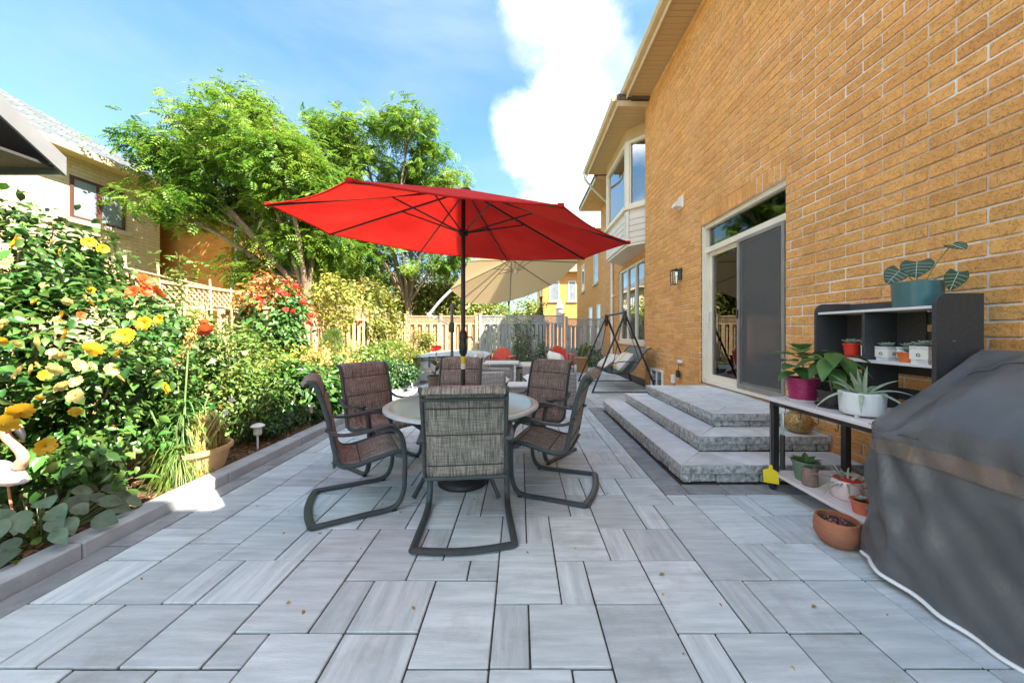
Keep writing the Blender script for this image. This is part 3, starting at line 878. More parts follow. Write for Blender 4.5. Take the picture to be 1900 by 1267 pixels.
# ============================================================ dining set
m_frame = mat('charcoal green frame', (.045, .058, .062), (.062, .076, .08), scale=25, rough=.38, bump=.1, bscale=200)
def sling_mat(name, ca, cb, cc):
    m, N, L = new_mat(name)
    out = N.new('ShaderNodeOutputMaterial'); bs = N.new('ShaderNodeBsdfPrincipled'); bs.inputs['Roughness'].default_value = .75
    t = N.new('ShaderNodeTexCoord')
    def nz(st, sc):
        mp_ = N.new('ShaderNodeMapping'); mp_.inputs['Scale'].default_value = st; L.new(t.outputs['Object'], mp_.inputs['Vector'])
        n_ = N.new('ShaderNodeTexNoise'); n_.inputs['Scale'].default_value = sc; n_.inputs['Detail'].default_value = 2; L.new(mp_.outputs[0], n_.inputs['Vector'])
        r_ = N.new('ShaderNodeMapRange'); r_.inputs['From Min'].default_value = .36; r_.inputs['From Max'].default_value = .64; L.new(n_.outputs['Fac'], r_.inputs['Value'])
        return r_.outputs[0]
    a = nz((1, .05, .05), 170); b = nz((.05, 1, 1), 190)
    x1 = N.new('ShaderNodeMix'); x1.data_type = 'RGBA'; L.new(a, x1.inputs[0]); x1.inputs[6].default_value = c4(ca); x1.inputs[7].default_value = c4(cb)
    x2 = N.new('ShaderNodeMix'); x2.data_type = 'RGBA'
    hf = N.new('ShaderNodeMath'); hf.operation = 'MULTIPLY'; hf.inputs[1].default_value = .55; L.new(b, hf.inputs[0]); L.new(hf.outputs[0], x2.inputs[0])
    L.new(x1.outputs[2], x2.inputs[6]); x2.inputs[7].default_value = c4(cc)
    L.new(x2.outputs[2], bs.inputs['Base Color'])
    sm_ = N.new('ShaderNodeMath'); sm_.operation = 'ADD'; L.new(a, sm_.inputs[0]); L.new(b, sm_.inputs[1])
    bp = N.new('ShaderNodeBump'); bp.inputs['Strength'].default_value = .25; bp.inputs['Distance'].default_value = .002; L.new(sm_.outputs[0], bp.inputs['Height']); L.new(bp.outputs[0], bs.inputs['Normal'])
    tr = N.new('ShaderNodeBsdfTranslucent'); L.new(x2.outputs[2], tr.inputs['Color'])
    ms = N.new('ShaderNodeMixShader'); ms.inputs[0].default_value = .15; L.new(bs.outputs[0], ms.inputs[1]); L.new(tr.outputs[0], ms.inputs[2])
    L.new(ms.outputs[0], out.inputs['Surface'])
    return m
m_sling = sling_mat('woven sling', (.18, .16, .13), (.54, .50, .43), (.075, .064, .055))

m_seam = mat('dark stitched seam', (.05, .042, .036), rough=.9)  # real seams; the dark tone also stands in for groove shade
def make_chair():
    t = thing('patio_chair', 'x', 'chair')
    W = .262
    # sling: back roll, three pads, seat, front roll  (y forward, z up)
    prof = smoothpath([(-.335, .935), (-.372, .965), (-.352, .99), (-.318, .965), (-.275, .84), (-.235, .68), (-.205, .51), (-.175, .40), (-.09, .37), (.05, .395), (.20, .425), (.27, .41), (.275, .385)][2:], 7)
    prof = [Vector((0, -.392, .962)), Vector((0, -.385, .978)), Vector((0, -.372, .988))] + [Vector((0, p[0], p[1])) for p in [Vector((q[0], q[1])) for q in prof]][1:]
    n = len(prof)
    d = [0.0]
    for i in range(1, n): d.append(d[-1] + (prof[i] - prof[i - 1]).length)
    tot = d[-1]
    seams = [.20, .40, .60, .84, 1.10]
    def puff(s):
        m_ = min(abs(s - q) for q in seams)
        return min(1.0, m_ / .05) ** .5
    NU = 10
    rows = []
    for i in range(n):
        tg = (prof[min(i + 1, n - 1)] - prof[max(i - 1, 0)]).normalized()
        nr = Vector((0, -tg.z, tg.y)) * -1
        rows.append((prof[i], nr, puff(d[i])))
    mb = MB(); vs_ = []; fs = []
    for p, nr, pf in rows:
        for side in (1, -1):
            for k in range(NU + 1):
                u = k / NU
                edge = min(1.0, min(u, 1 - u) / .12) ** .5
                vs_.append(p + Vector(((u - .5) * 2 * (W - .012), 0, 0)) + nr * side * (.002 + .020 * edge * pf))
    w2 = 2 * (NU + 1)
    for i in range(n - 1):
        for k in range(NU):
            a = i * w2 + k
            fs.append((a, a + 1, a + w2 + 1, a + w2))
            b = i * w2 + NU + 1 + k
            fs.append((b, b + w2, b + w2 + 1, b + 1))
        for k in (0, NU):
            a = i * w2 + k; b = a + NU + 1
            fs.append((a, a + w2, b + w2, b))
    mb.add(vs_, fs)
    mb.build('sling', m_sling, t, smooth=60)
    for q in seams:
        i = min(range(n), key=lambda k: abs(d[k] - q))
        p, nr, pf = rows[i]
        for side in (1, -1):
            MB().tube([p + Vector((x * (W - .02), 0, 0)) + nr * side * (.003 + .020 * pf) for x in (-1, 1)], .004, 5).build('seam', m_seam, t)
    rail = [p + Vector((0, 0, 0)) for p, nr, pf in rows[2:]]
    for s in (-1, 1):
        MB().tube([p + Vector((s * W, 0, 0)) for p in rail], .016, 8, flat=(1.15, .85)).build('side_rail', m_frame, t, smooth=50)
        # arm runs into the front leg, the floor bend and the floor rail
        xa = s * (W + .035)
        arm = smoothpath([(s * (W + .014), -.26, .655), (xa, -.17, .612), (xa + s * .012, -.02, .615), (xa + s * .012, .12, .642), (xa + s * .008, .20, .64)], 5)
        MB().tube(arm, .019, 8, flat=(.62, 1.25)).build('armrest', m_frame, t, smooth=50)
        leg = smoothpath([(xa, .06, .628), (xa, .17, .615), (xa, .235, .56), (xa, .262, .44), (xa, .265, .28), (xa, .255, .13), (xa, .215, .045), (xa, .14, .018), (xa, .02, .017), (xa + s * .006, -.16, .017), (xa + s * .012, -.345, .017)], 5)
        MB().tube(leg, .019, 8, flat=(.95, 1.25)).build('spring_leg', m_frame, t, smooth=50)
        MB().cbox(xa - .016, xa + .016, .17, .205, 0, .012, .003).build('foot_glide', m_black, t)
        MB().bar((s * W, .21, .40), (xa, .262, .40), .022, .03).build('seat_bracket', m_frame, t)
    xr = W + .047
    MB().tube(smoothpath([(-xr, -.338, .017), (-xr * .5, -.365, .017), (0, -.375, .017), (xr * .5, -.365, .017), (xr, -.338, .017)], 5), .018, 8, flat=(.85, 1.6)).build('rear_bar', m_frame, t, smooth=50)
    MB().tube([(-W, -.352, .925), (W, -.352, .925)], .011).build('crossbar', m_frame, t, smooth=True)
    MB().tube([(-W, -.205, .385), (W, -.205, .385)], .011).build('crossbar', m_frame, t, smooth=True)
    MB().tube([(-W, .20, .405), (W, .20, .405)], .011).build('crossbar', m_frame, t, smooth=True)
    return t
chair0 = make_chair()
chair_spots = [
    (-.365, 2.395, .10, 'brown woven sling chair seen squarely from behind, nearest to the camera'),
    (-1.215, 2.69, R(-61.5), 'sling chair in profile facing right, beside the clay-coloured planter on the kerb'),
    (.265, 2.95, R(71.5), 'sling chair in profile facing left, beside the stone steps'),
    (-1.38, 3.46, R(-125), 'sling chair behind the table with its brown back toward the flower bed'),
    (-.755, 4.02, R(176), 'sling chair behind the umbrella pole on the far side of the glass table'),
    (.16, 3.72, R(142), 'sling chair turned toward the camera in front of the wicker sofa'),
]
for i, (x, y, rz, lab) in enumerate(chair_spots):
    o = chair0 if i == 0 else copy_tree(chair0)
    o.location = (x, y, .001); o.rotation_euler = (0, 0, rz); o.scale = (.975, .975, .97)
    tag(o, lab, 'chair', 'sling chairs around the glass table')

# ---- glass table
TX, TY, TZ = -.495, 3.02, .68
table = thing('patio_table', 'round glass topped table under the red umbrella', 'table', (TX, TY, 0))
m_tframe = mat('table rim paint', (.52, .62, .62), (.62, .70, .69), scale=8, rough=.4)
MB().lathe([(.605, -.004), (.64, -.012), (.655, -.004), (.655, .012), (.64, .02), (.605, .016)], 64, (0, 0, TZ - .016), closed=True).build('rim', m_tframe, table, smooth=60)
m_tglass = mat('frosted table glass', (.50, .76, .70), (.58, .82, .76), scale=3, rough=.10, spec=1.0, alpha=.66)
MB().lathe([(.022, 0), (.603, 0), (.603, .006), (.022, .006)], 64, (0, 0, TZ - .004), closed=True).build('glass_top', m_tglass, table, smooth=60)
MB().bar((-.60, .12, TZ - .012), (.60, .12, TZ - .012), .02, .012).build('top_brace', m_frame, table)
for k in range(4):
    a = R(45 + 90 * k); c, s = math.cos(a), math.sin(a)
    MB().tube(smoothpath([(c * .56, s * .56, TZ - .02), (c * .44, s * .44, .57), (c * .27, s * .27, .42), (c * .26, s * .26, .30), (c * .38, s * .38, .13), (c * .47, s * .47, .012)], 5), .016, 8, flat=(1.3, .8)).build('leg', m_frame, table, smooth=50)
MB().tube([(.275 * math.cos(2 * math.pi * k / 32), .275 * math.sin(2 * math.pi * k / 32), .40) for k in range(32)], .011, 6, closed=True).build('ring_brace', m_frame, table, smooth=True)

# ---- red umbrella
m_pole = mat('dark bronze pole', (.025, .02, .02), (.04, .032, .03), scale=20, rough=.35, metal=.3)
m_red = mat('red canopy cloth', (.56, .016, .013), (.70, .028, .020), scale=2.2, rough=.85, bump=.35, bscale=7, translucent=.22, spec=.2)
umb = thing('market_umbrella', 'open red octagonal umbrella standing through the glass table', 'umbrella', (TX, TY, 0))
MB().lathe([(.0, .0), (.215, .0), (.22, .02), (.20, .05), (.13, .085), (.05, .10), (.034, .12), (.034, .34), (.0, .34)], 40).build('base', m_black, umb, smooth=50)
MB().tube([(0, 0, .1), (0, 0, 2.48)], .019, 14).build('pole', m_pole, umb, smooth=50)
MB().lathe([(.02, 1.09), (.034, 1.115), (.036, 1.18), (.03, 1.22), (.036, 1.24), (.034, 1.29), (.02, 1.31)], 16).build('crank_housing', m_black, umb, smooth=50)
MB().tube([(.03, 0, 1.25), (.075, -.01, 1.25), (.085, -.012, 1.22)], .008, 6).build('crank_handle', m_chrome, umb, smooth=True)
m_tag = mat('yellow tag', (.75, .55, .02), rough=.6)
MB().lathe([(.0205, 1.02), (.0205, 1.085)], 14).build('paper_tag', m_tag, umb, smooth=True)
m_taginner = mat('pale tag print', (.78, .76, .66), rough=.6)
MB().lathe([(.0206, .975), (.0206, 1.02)], 14).build('paper_tag', m_taginner, umb, smooth=True)
# canopy in its own tilted frame
RU = 1.385
tilt = Matrix.Rotation(R(4.2), 4, 'Y') @ Matrix.Rotation(R(4.6), 4, 'X') @ Matrix.Rotation(R(9), 4, 'Z')
top = Vector((0, 0, 2.115))
TF = Matrix.Translation(top) @ tilt
APX = .41
def can(a0, u, v, lift=0):
    """u 0..1 across panel, v 0..1 from apex to rim"""
    A = Vector((math.cos(a0), math.sin(a0), 0)) * RU; B = Vector((math.cos(a0 + R(45)), math.sin(a0 + R(45)), 0)) * RU
    rim = A.lerp(B, u); p = rim * v
    z = APX * (1 - v) ** 1.0 - .10 * math.sin(math.pi * v) * 0 - .05 * math.sin(math.pi * u) * math.sin(math.pi * v * .85) ** 2 * v - .012 * math.sin(math.pi * u * 3) ** 2 * v * (1 - v)
    p = p * (1 - .03 * math.sin(math.pi * u) * v)
    return TF @ Vector((p.x, p.y, z + lift))
cm = MB()
for k in range(8):
    a0 = R(22.5 + 45 * k)
    cm.grid(lambda u, v: can(a0, u, .02 + .98 * v), 8, 12)
canopy = cm.build('canopy', m_red, umb, smooth=25, recalc=False, merge=.0005)
hem = MB()
for k in range(8):
    a0 = R(22.5 + 45 * k)
    hem.tube([can(a0, u / 8, 1.0) for u in range(9)], .006, 5)
hem.build('hem', m_red, canopy, smooth=True)
hubz = TF @ Vector((0, 0, -.01 + .06))
run = Vector((0, 0, 2.16))
for k in range(8):
    a = R(22.5 + 45 * k); d = Vector((math.cos(a), math.sin(a), 0))
    rib0 = TF @ (d * .03 + Vector((0, 0, APX - .022))); rib1 = TF @ (d * RU * .995 + Vector((0, 0, -.008)))
    MB().tube([rib0, rib1], .0085, 6).build('rib', m_black, umb, smooth=True)
    mid = TF @ (d * RU * .43 + Vector((0, 0, APX * .57 - .022)))
    MB().tube([run + (tilt @ d) * .03, mid], .0065, 6).build('strut', m_black, umb, smooth=True)
    MB().cbox(-.018, .018, -.014, .014, -.012, .012, .004, Matrix.Translation(TF @ (d * (RU * .995)))).build('rib_pocket', m_red, umb)
MB().lathe([(.02, 2.12), (.04, 2.13), (.042, 2.18), (.02, 2.19)], 16).build('runner', m_black, umb, smooth=40)
MB().lathe([(.0, 0), (.045, 0), (.045, .05), (.0, .06)], 16, TF @ Vector((0, 0, APX - .05))).build('hub', m_black, umb, smooth=40)

# ---- beige cantilever umbrella
m_beige = mat('sand canopy cloth', (.76, .57, .31), (.81, .62, .36), scale=60, rough=.85, translucent=.25, spec=.2)
m_armpaint = mat('pale grey arm', (.55, .56, .57), (.62, .63, .63), scale=6, rough=.4)
m_post = mat('dark grey post', (.10, .105, .115), (.14, .145, .155), scale=10, rough=.4, metal=.4)
cu = thing('cantilever_umbrella', 'beige tilted cantilever umbrella behind the red one', 'umbrella', (-1.65, 8.4, 0))
MB().cbox(-.45, .45, -.05, .05, 0, .05, .01).cbox(-.05, .05, -.45, .45, .002, .048, .01).build('cross_base', m_post, cu)
MB().tube([(0, 0, .03), (0, 0, 1.98)], .036, 12).build('post', m_post, cu, smooth=50)
MB().cbox(-.055, .055, -.05, .05, 1.28, 1.52, .012).build('slider', m_black, cu)
MB().tube([(0, 0, 1.42), (-.54, 0, 1.70)], .022, 8).build('brace', m_armpaint, cu, smooth=True)
MB().tube(smoothpath([(-.56, 0, 1.70), (-.2, 0, 2.12), (.45, 0, 2.70), (1.2, 0, 3.12), (1.62, 0, 3.16)], 5), .032, 8).build('arm', m_armpaint, cu, smooth=True)
MB().lathe([(.0, -.05), (.05, -.05), (.055, 0), (.05, .05), (0, .05)], 14, (-.56, 0, 1.70)).build('joint', m_armpaint, cu, smooth=40)
RC, AC = 1.62, .44
CT = Matrix.Translation((1.56, 0, 2.66)) @ Matrix.Rotation(R(-17), 4, 'Y') @ Matrix.Rotation(R(-15), 4, 'X') @ Matrix.Rotation(R(12), 4, 'Z')
cm = MB()
def can2(a0, u, v):
    A = Vector((math.cos(a0), math.sin(a0), 0)) * RC; B = Vector((math.cos(a0 + R(45)), math.sin(a0 + R(45)), 0)) * RC
    p = A.lerp(B, u) * v
    return CT @ Vector((p.x, p.y, AC * (1 - v) - .04 * math.sin(math.pi * u) * v))
for k in range(8):
    a0 = R(45 * k)
    cm.grid(lambda u, v: can2(a0, u, .01 + .99 * v), 6, 8)
cm.build('canopy', m_beige, cu, smooth=20, recalc=False, merge=.0005)
for k in range(8):
    a = R(45 * k); d = Vector((math.cos(a), math.sin(a), 0))
    MB().tube([CT @ (d * .03 + Vector((0, 0, AC - .02))), CT @ (d * RC * .99 + Vector((0, 0, -.008)))], .009, 5).build('rib', m_post, cu, smooth=True)
    MB().tube([CT @ Vector((0, 0, .12)), CT @ (d * RC * .3 + Vector((0, 0, AC * .7 - .02)))], .007, 5).build('strut', m_post, cu, smooth=True)
MB().lathe([(0, 0), (.06, .01), (.06, .08), (.03, .10), (0, .10)], 14, CT @ Vector((0, 0, .04))).build('hub', m_armpaint, cu, smooth=40)

# ============================================================ wicker set
def wicker_mat(name, a, b):
    m, N, L = new_mat(name)
    out = N.new('ShaderNodeOutputMaterial'); bs = N.new('ShaderNodeBsdfPrincipled'); bs.inputs['Roughness'].default_value = .6
    t = N.new('ShaderNodeTexCoord'); sx = N.new('ShaderNodeSeparateXYZ'); L.new(t.outputs['Object'], sx.inputs[0])
    ad = N.new('ShaderNodeMath'); ad.operation = 'ADD'; L.new(sx.outputs[0], ad.inputs[0]); L.new(sx.outputs[1], ad.inputs[1])
    cb = N.new('ShaderNodeCombineXYZ'); L.new(ad.outputs[0], cb.inputs[0]); L.new(sx.outputs[2], cb.inputs[1])
    bt = N.new('ShaderNodeTexBrick'); L.new(cb.outputs[0], bt.inputs['Vector']); bt.inputs['Scale'].default_value = 1
    bt.inputs['Brick Width'].default_value = .05; bt.inputs['Row Height'].default_value = .022; bt.inputs['Mortar Size'].default_value = .004
    bt.inputs['Color1'].default_value = c4(a); bt.inputs['Color2'].default_value = c4(b); bt.inputs['Mortar'].default_value = (.06, .055, .05, 1)
    L.new(bt.outputs[0], bs.inputs['Base Color'])
    bp = N.new('ShaderNodeBump'); bp.invert = True; bp.inputs['Strength'].default_value = .8; bp.inputs['Distance'].default_value = .006; L.new(bt.outputs['Fac'], bp.inputs['Height']); L.new(bp.outputs[0], bs.inputs['Normal'])
    L.new(bs.outputs[0], out.inputs['Surface'])
    return m
m_wick = wicker_mat('grey wicker', (.60, .57, .55), (.46, .44, .42))
m_cush = mat('pale cushion cloth', (.68, .71, .74), (.76, .79, .81), scale=12, rough=.9, bump=.2, bscale=60)
m_top = mat('pale table top', (.60, .63, .64), (.68, .71, .72), scale=5, stretch=(1, 8, 1), rough=.55)
def cushion(mb, x0, x1, y0, y1, z0, z1):
    def f(u, v, s):
        e = (min(1, min(u, 1 - u) / .18) * min(1, min(v, 1 - v) / .18)) ** .45
        zm, h = (z0 + z1) / 2, (z1 - z0) / 2
        return Vector((x0 + (x1 - x0) * u, y0 + (y1 - y0) * v, zm + s * h * e))
    mb.grid(lambda u, v: f(u, v, 1), 12, 12); mb.grid(lambda u, v: f(u, v, -1), 12, 12)
    return mb
def wicker_seat(name, label, loc, rz, w, seats):
    t = thing(name, label, 'sofa' if seats > 1 else 'armchair', loc, rz)
    d = .76
    MB().cbox(-w / 2, w / 2, -d / 2, d / 2, .05, .33, .015).build('seat_base', m_wick, t)
    for s in (-1, 1):
        MB().cbox(s * w / 2 - (.13 if s > 0 else 0), s * w / 2 + (0 if s > 0 else .13), -d / 2 - .004, d / 2 + .004, .045, .60, .02).build('arm', m_wick, t)
        for yy in (-.3, .3): MB().tube([(s * (w / 2 - .06), yy, 0), (s * (w / 2 - .06), yy, .06)], .02).build('foot', m_black, t)
    MB().cbox(-w / 2 + .132, w / 2 - .132, -d / 2, -d / 2 + .12, .332, .70, .02).build('backrest', m_wick, t)
    cw = (w - .27) / seats
    for k in range(seats):
        xa = -w / 2 + .135 + k * cw
        cushion(MB(), xa + .005, xa + cw - .005, -d / 2 + .13, d / 2 + .01, .335, .47).build('seat_cushion', m_cush, t, smooth=60, merge=.0005)
        mb = cushion(MB(), xa + .01, xa + cw - .01, -.22, .22, -.07, .07)
        Mx = Matrix.Translation((0, -d / 2 + .20, .70)) @ Matrix.Rotation(R(78), 4, 'X')
        mb.v = [tuple(Mx @ Vector(v)) for v in mb.v]
        mb.build('back_cushion', m_cush, t, smooth=60, merge=.0005)
    return t
wicker_seat('wicker_armchair', 'grey wicker armchair with pale cushions behind the far sling chair', (-.60, 6.35, 0), R(-96), .78, 1)
wicker_seat('wicker_sofa', 'grey wicker loveseat beside the right-hand sling chairs', (.50, 6.45, 0), R(96), 1.35, 2)
ot = thing('wicker_ottoman', 'square grey wicker ottoman with pale top in front of the wicker armchair', 'ottoman', (.02, 5.55, 0))
MB().cbox(-.21, .21, -.2, .2, .04, .43, .012).build('body', m_wick, ot); MB().cbox(-.22, .22, -.21, .21, .432, .47, .01).build('top_panel', m_top, ot)
for a in (-1, 1):
    for b in (-1, 1): MB().tube([(a * .17, b * .16, 0), (a * .17, b * .16, .05)], .018).build('foot', m_black, ot)
bt_ = thing('fire_table', 'pale topped wicker table between the wicker seats and the red chairs', 'table', (-.42, 8.0, 0))
MB().cbox(-.27, .27, -.2, .2, .01, .56, .012).build('body', m_wick, bt_); MB().cbox(-.40, .40, -.3, .3, .562, .61, .012).build('table_top', m_top, bt_)
ct_ = thing('storage_box', 'low grey wicker storage box with pale lid behind the sling chairs', 'box', (.30, 8.3, 0))
MB().cbox(-.40, .40, -.28, .28, .01, .44, .012).build('body', m_wick, ct_); cushion(MB(), -.40, .40, -.29, .29, .44, .56).build('lid_pad', m_cush, ct_, smooth=60, merge=.0005)
MB().cbox(-.30, .30, -.29, -.279, .10, .34, .005).build('front_panel', m_post, ct_)

# ---- red adirondack chairs
m_adir = mat('red orange plastic', (.62, .05, .018), (.68, .065, .024), scale=6, rough=.4)
def adir():
    t = thing('adirondack_chair', 'x', 'chair')
    for k in range(5):
        x = (k - 2) * .098
        h = .50 - .035 * abs(k - 2) ** 1.6
        Mx = Matrix.Translation((0, -.22, .27)) @ Matrix.Rotation(R(20), 4, 'X')
        mb = MB(); mb.prism([(x - .045, 0), (x + .045, 0), (x + .047, h - .02), (x + .03, h), (x - .03, h), (x - .047, h - .02)], -.01, .01, Mx @ Matrix.Rotation(R(90), 4, 'X'))
        mb.build('back_slat', m_adir, t)
    for k in range(5):
        MB().cbox(-.26, .26, -.22 + k * .105, -.125 + k * .105, .26 + k * .02, .28 + k * .02, .004).build('seat_slat', m_adir, t)
    for s in (-1, 1):
        MB().cbox(s * .33 - .055, s * .33 + .055, -.32, .38, .50, .522, .006).build('arm', m_adir, t)
        MB().bar((s * .29, .32, 0), (s * .29, .30, .50), .03, .09, (0, 1, 0)).build('leg', m_adir, t)
        MB().bar((s * .27, .32, .30), (s * .27, -.48, .02), .03, .09).build('leg', m_adir, t)
        MB().bar((s * .29, -.26, .20), (s * .31, -.30, .50), .03, .07, (0, 1, 0)).build('arm_post', m_adir, t)
    return t
a0 = adir(); a0.location = (-.62, 10.2, 0); a0.rotation_euler = (0, 0, R(170)); a0.scale = (1.12, 1.12, 1.12)
tag(a0, 'red plank-back garden chair farther left, behind the pale table', 'chair', 'red garden chairs by the back fence')
a1 = copy_tree(a0); a1.location = (1.28, 11.0, 0); a1.rotation_euler = (0, 0, R(186))
tag(a1, 'red plank-back garden chair farther right, before the fence by the swing', 'chair', 'red garden chairs by the back fence')

# ---- hot tub
tub = thing('hot_tub', 'pale hot tub with a soft grey cover beside the bed', 'hot tub', (-1.78, 9.6, 0))
m_tubcover = mat('pale vinyl cover', (.46, .54, .58), (.54, .62, .66), scale=4, rough=.45)
m_tubside = mat('pale tub panel', (.44, .47, .50), (.50, .53, .56), scale=3, stretch=(8, 8, 1), rough=.5)
MB().cbox(-.85, .85, -.85, .85, 0, .58, .07).build('shell', m_tubside, tub, smooth=30)
def lid(u, v, s):
    e = (min(1, min(u, 1 - u) / .1) * min(1, min(v, 1 - v) / .1)) ** .4
    return Vector((-.9 + 1.8 * u, -.9 + 1.8 * v, .64 + s * .065 * e + (.05 * (1 - abs(2 * u - 1)) if s > 0 else 0)))
MB().grid(lambda u, v: lid(u, v, 1), 20, 20).grid(lambda u, v: lid(u, v, -1), 20, 20).build('cover', m_tubcover, tub, smooth=40, merge=.0005)
for x in (-.5, .5): MB().cbox(x - .02, x + .02, -.905, -.895, .40, .68, .003).build('strap', m_post, tub)

# ---- swing seat
sw = thing('swing_seat', 'black framed garden swing with grey seat and white pillows by the house corner', 'swing', (2.2, 8.0, 0))
m_greysling = mat('grey sling cloth', (.14, .16, .17), (.19, .21, .22), scale=40, rough=.8)
for yy in (-.72, .85):
    s = -1 if yy < 0 else 1
    for xx in (-.70, .66):
        MB().tube([(0, yy, 1.68), (xx * .55, yy * 1.03, .78), (xx, yy * 1.08, .02)], .021, 8).build('leg', m_black, sw, smooth=50)
    MB().lathe([(0, -.06), (.035, -.06), (.04, 0), (.035, .1), (0, .1)], 10, (0, yy, 1.50)).build('joint', m_black, sw, smooth=40)
    MB().lathe([(0, -.06), (.04, -.06), (.04, .05), (0, .05)], 10, (0, yy, 1.68)).build('joint', m_black, sw, smooth=40)
    MB().tube([(-.68, yy * 1.08, .035), (.64, yy * 1.08, .035)], .014, 6).build('floor_bar', m_black, sw, smooth=True)
MB().tube([(0, -.74, 1.70), (0, .87, 1.70)], .023, 8).build('top_bar', m_black, sw, smooth=50)
sprof = smoothpath([(-.42, 0, .50), (-.36, 0, .44), (-.10, 0, .40), (.12, 0, .42), (.26, 0, .55), (.42, 0, .80), (.52, 0, .92), (.60, 0, .94)], 5)
mb = MB(); nn = len(sprof)
mb.grid(lambda u, v: Vector((sprof[round(v * (nn - 1))].x, -.60 + 1.28 * u, sprof[round(v * (nn - 1))].z - .03 * math.sin(math.pi * u))), 10, nn - 1)
mb.build('seat_sling', m_greysling, sw, smooth=60, recalc=False)
for yy in (-.61, .69):
    MB().tube([(p.x, yy, p.z) for p in sprof], .016, 6).build('seat_rail', m_black, sw, smooth=True)
    MB().tube([(0, yy, 1.68), (-.25, yy, .43)], .008, 5).build('hanger', m_black, sw)
    MB().tube([(0, yy, 1.68), (.34, yy, .68)], .008, 5).build('hanger', m_black, sw)
    MB().tube(smoothpath([(-.25, yy, .44), (-.24, yy, .60), (.0, yy, .66), (.30, yy, .64)], 4), .011, 6).build('armrest', m_black, sw, smooth=True)
m_pillow = mat('white pillow cloth', (.68, .67, .66), (.78, .77, .76), scale=8, rough=.9, bump=.4, bscale=20)
def pillow(name, label, loc, rx, ry, rz, w, h, t_):
    mb = cushion(MB(), -w / 2, w / 2, -h / 2, h / 2, -t_ / 2, t_ / 2)
    Mx = Matrix.Rotation(rz, 4, 'Z') @ Matrix.Rotation(ry, 4, 'Y') @ Matrix.Rotation(rx, 4, 'X')
    mb.v = [tuple(Mx @ Vector(v)) for v in mb.v]
    o = mb.build(name, m_pillow, None, smooth=60, merge=.0005, loc=loc)
    return tag(o, label, 'pillow')
pl1 = pillow('pillow', 'plump white pillow with a yellow stripe lying on the swing seat', (2.28, 7.72, .64), 0, R(-48), 0, .48, .50, .20)
m_yellow = mat('yellow cloth', (.72, .52, .02), rough=.8)
mb = MB(); Mx = Matrix.Rotation(R(-48), 4, 'Y'); mb.box(-.2, .2, -.14, -.08, -.104, .104, Mx); mb.build('stripe', m_yellow, pl1)
pillow('pillow', 'flat white pillow leaning at the far end of the swing', (2.12, 8.35, .60), 0, R(-35), R(10), .50, .46, .15)
# ============================================================ potting bench with hutch
m_hutch = mat('black hutch board', (.035, .036, .04), (.05, .051, .056), scale=60, rough=.65, bump=.15, bscale=200)
m_whiteboard = mat('white shelf board', (.66, .62, .64), (.74, .70, .71), scale=4, stretch=(8, 1, 1), rough=.5)
BY0, BY1 = 1.30, 2.90
bench = thing('potting_bench', 'black metal potting bench with white shelves and raised hutch', 'bench', (2.4, 2.4, 0))
def B(mb, name, m, parent=None, **kw):
    mb.v = [(x - 2.4, y - 2.4, z) for x, y, z in mb.v]
    return mb.build(name, m, parent or bench, **kw)
BZ = .758
B(MB().cbox(2.05, 2.735, BY0, BY1, BZ - .028, BZ, .004), 'bench_top', m_whiteboard)
B(MB().cbox(2.08, 2.735, BY0 + .02, BY1 - .02, .125, .150, .004), 'bottom_shelf', m_whiteboard)
for x in (2.095, 2.685):
    for y in (BY0 + .05, BY1 - .04):
        B(MB().cbox(x - .024, x + .024, y - .024, y + .024, .045, BZ - .06, .003), 'leg', m_black)
        mb = MB(); mb.lathe([(0, -.014), (.03, -.014), (.034, 0), (.03, .014), (0, .014)], 16); Mx = Matrix.Translation((x - .015, y, .034)) @ Matrix.Rotation(R(90), 4, 'Y'); mb.v = [tuple(Mx @ Vector(v)) for v in mb.v]
        B(mb, 'castor', m_black, smooth=50)
        B(MB().cbox(x - .026, x + .03, y - .025, y + .025, .062, .125, .006), 'castor_cover', m_black)
mb = MB(); mb.cbox(2.07, 2.10, BY0 + .02, BY1 - .02, BZ - .06, BZ - .03, .003); mb.cbox(2.68, 2.71, BY0 + .02, BY1 - .02, BZ - .06, BZ - .03, .003); mb.cbox(2.10, 2.68, BY1 - .05, BY1 - .02, BZ - .06, BZ - .03, .003)
B(mb, 'apron', m_black)
# hutch ends with rounded front corners
def endpanel(y0, y1, name):
    poly = [(2.72, BZ), (2.44, BZ), (2.44, 1.44)] + [(2.51 - .07 * math.cos(a), 1.455 + .07 * math.sin(a)) for a in [R(q) for q in range(0, 91, 15)]] + [(2.72, 1.525)]
    mb = MB(); mb.prism(poly, y0, y1, Matrix(((1, 0, 0, 0), (0, 0, 1, 0), (0, 1, 0, 0), (0, 0, 0, 1))))
    return B(mb, name, m_hutch)
HY_0, HY_1 = 2.035, 2.88
endpanel(HY_0, HY_0 + .022, 'hutch_end'); endpanel(HY_1 - .022, HY_1, 'hutch_end')
B(MB().cbox(2.45, 2.715, HY_0 + .023, HY_1 - .023, 1.437, 1.455, .002), 'hutch_shelf', m_whiteboard)
B(MB().cbox(2.45, 2.715, HY_0 + .023, HY_1 - .023, 1.080, 1.098, .002), 'hutch_shelf', m_whiteboard)
B(MB().cbox(2.455, 2.70, 2.475, 2.495, 1.099, 1.436, .002), 'hutch_divider', m_hutch)
B(MB().cbox(2.455, 2.70, 2.475, 2.495, BZ + .001, 1.079, .002), 'hutch_divider', m_hutch)
B(MB().cbox(2.702, 2.718, HY_0 + .024, HY_1 - .024, 1.457, 1.52, .002), 'hutch_back_rail', m_hutch)
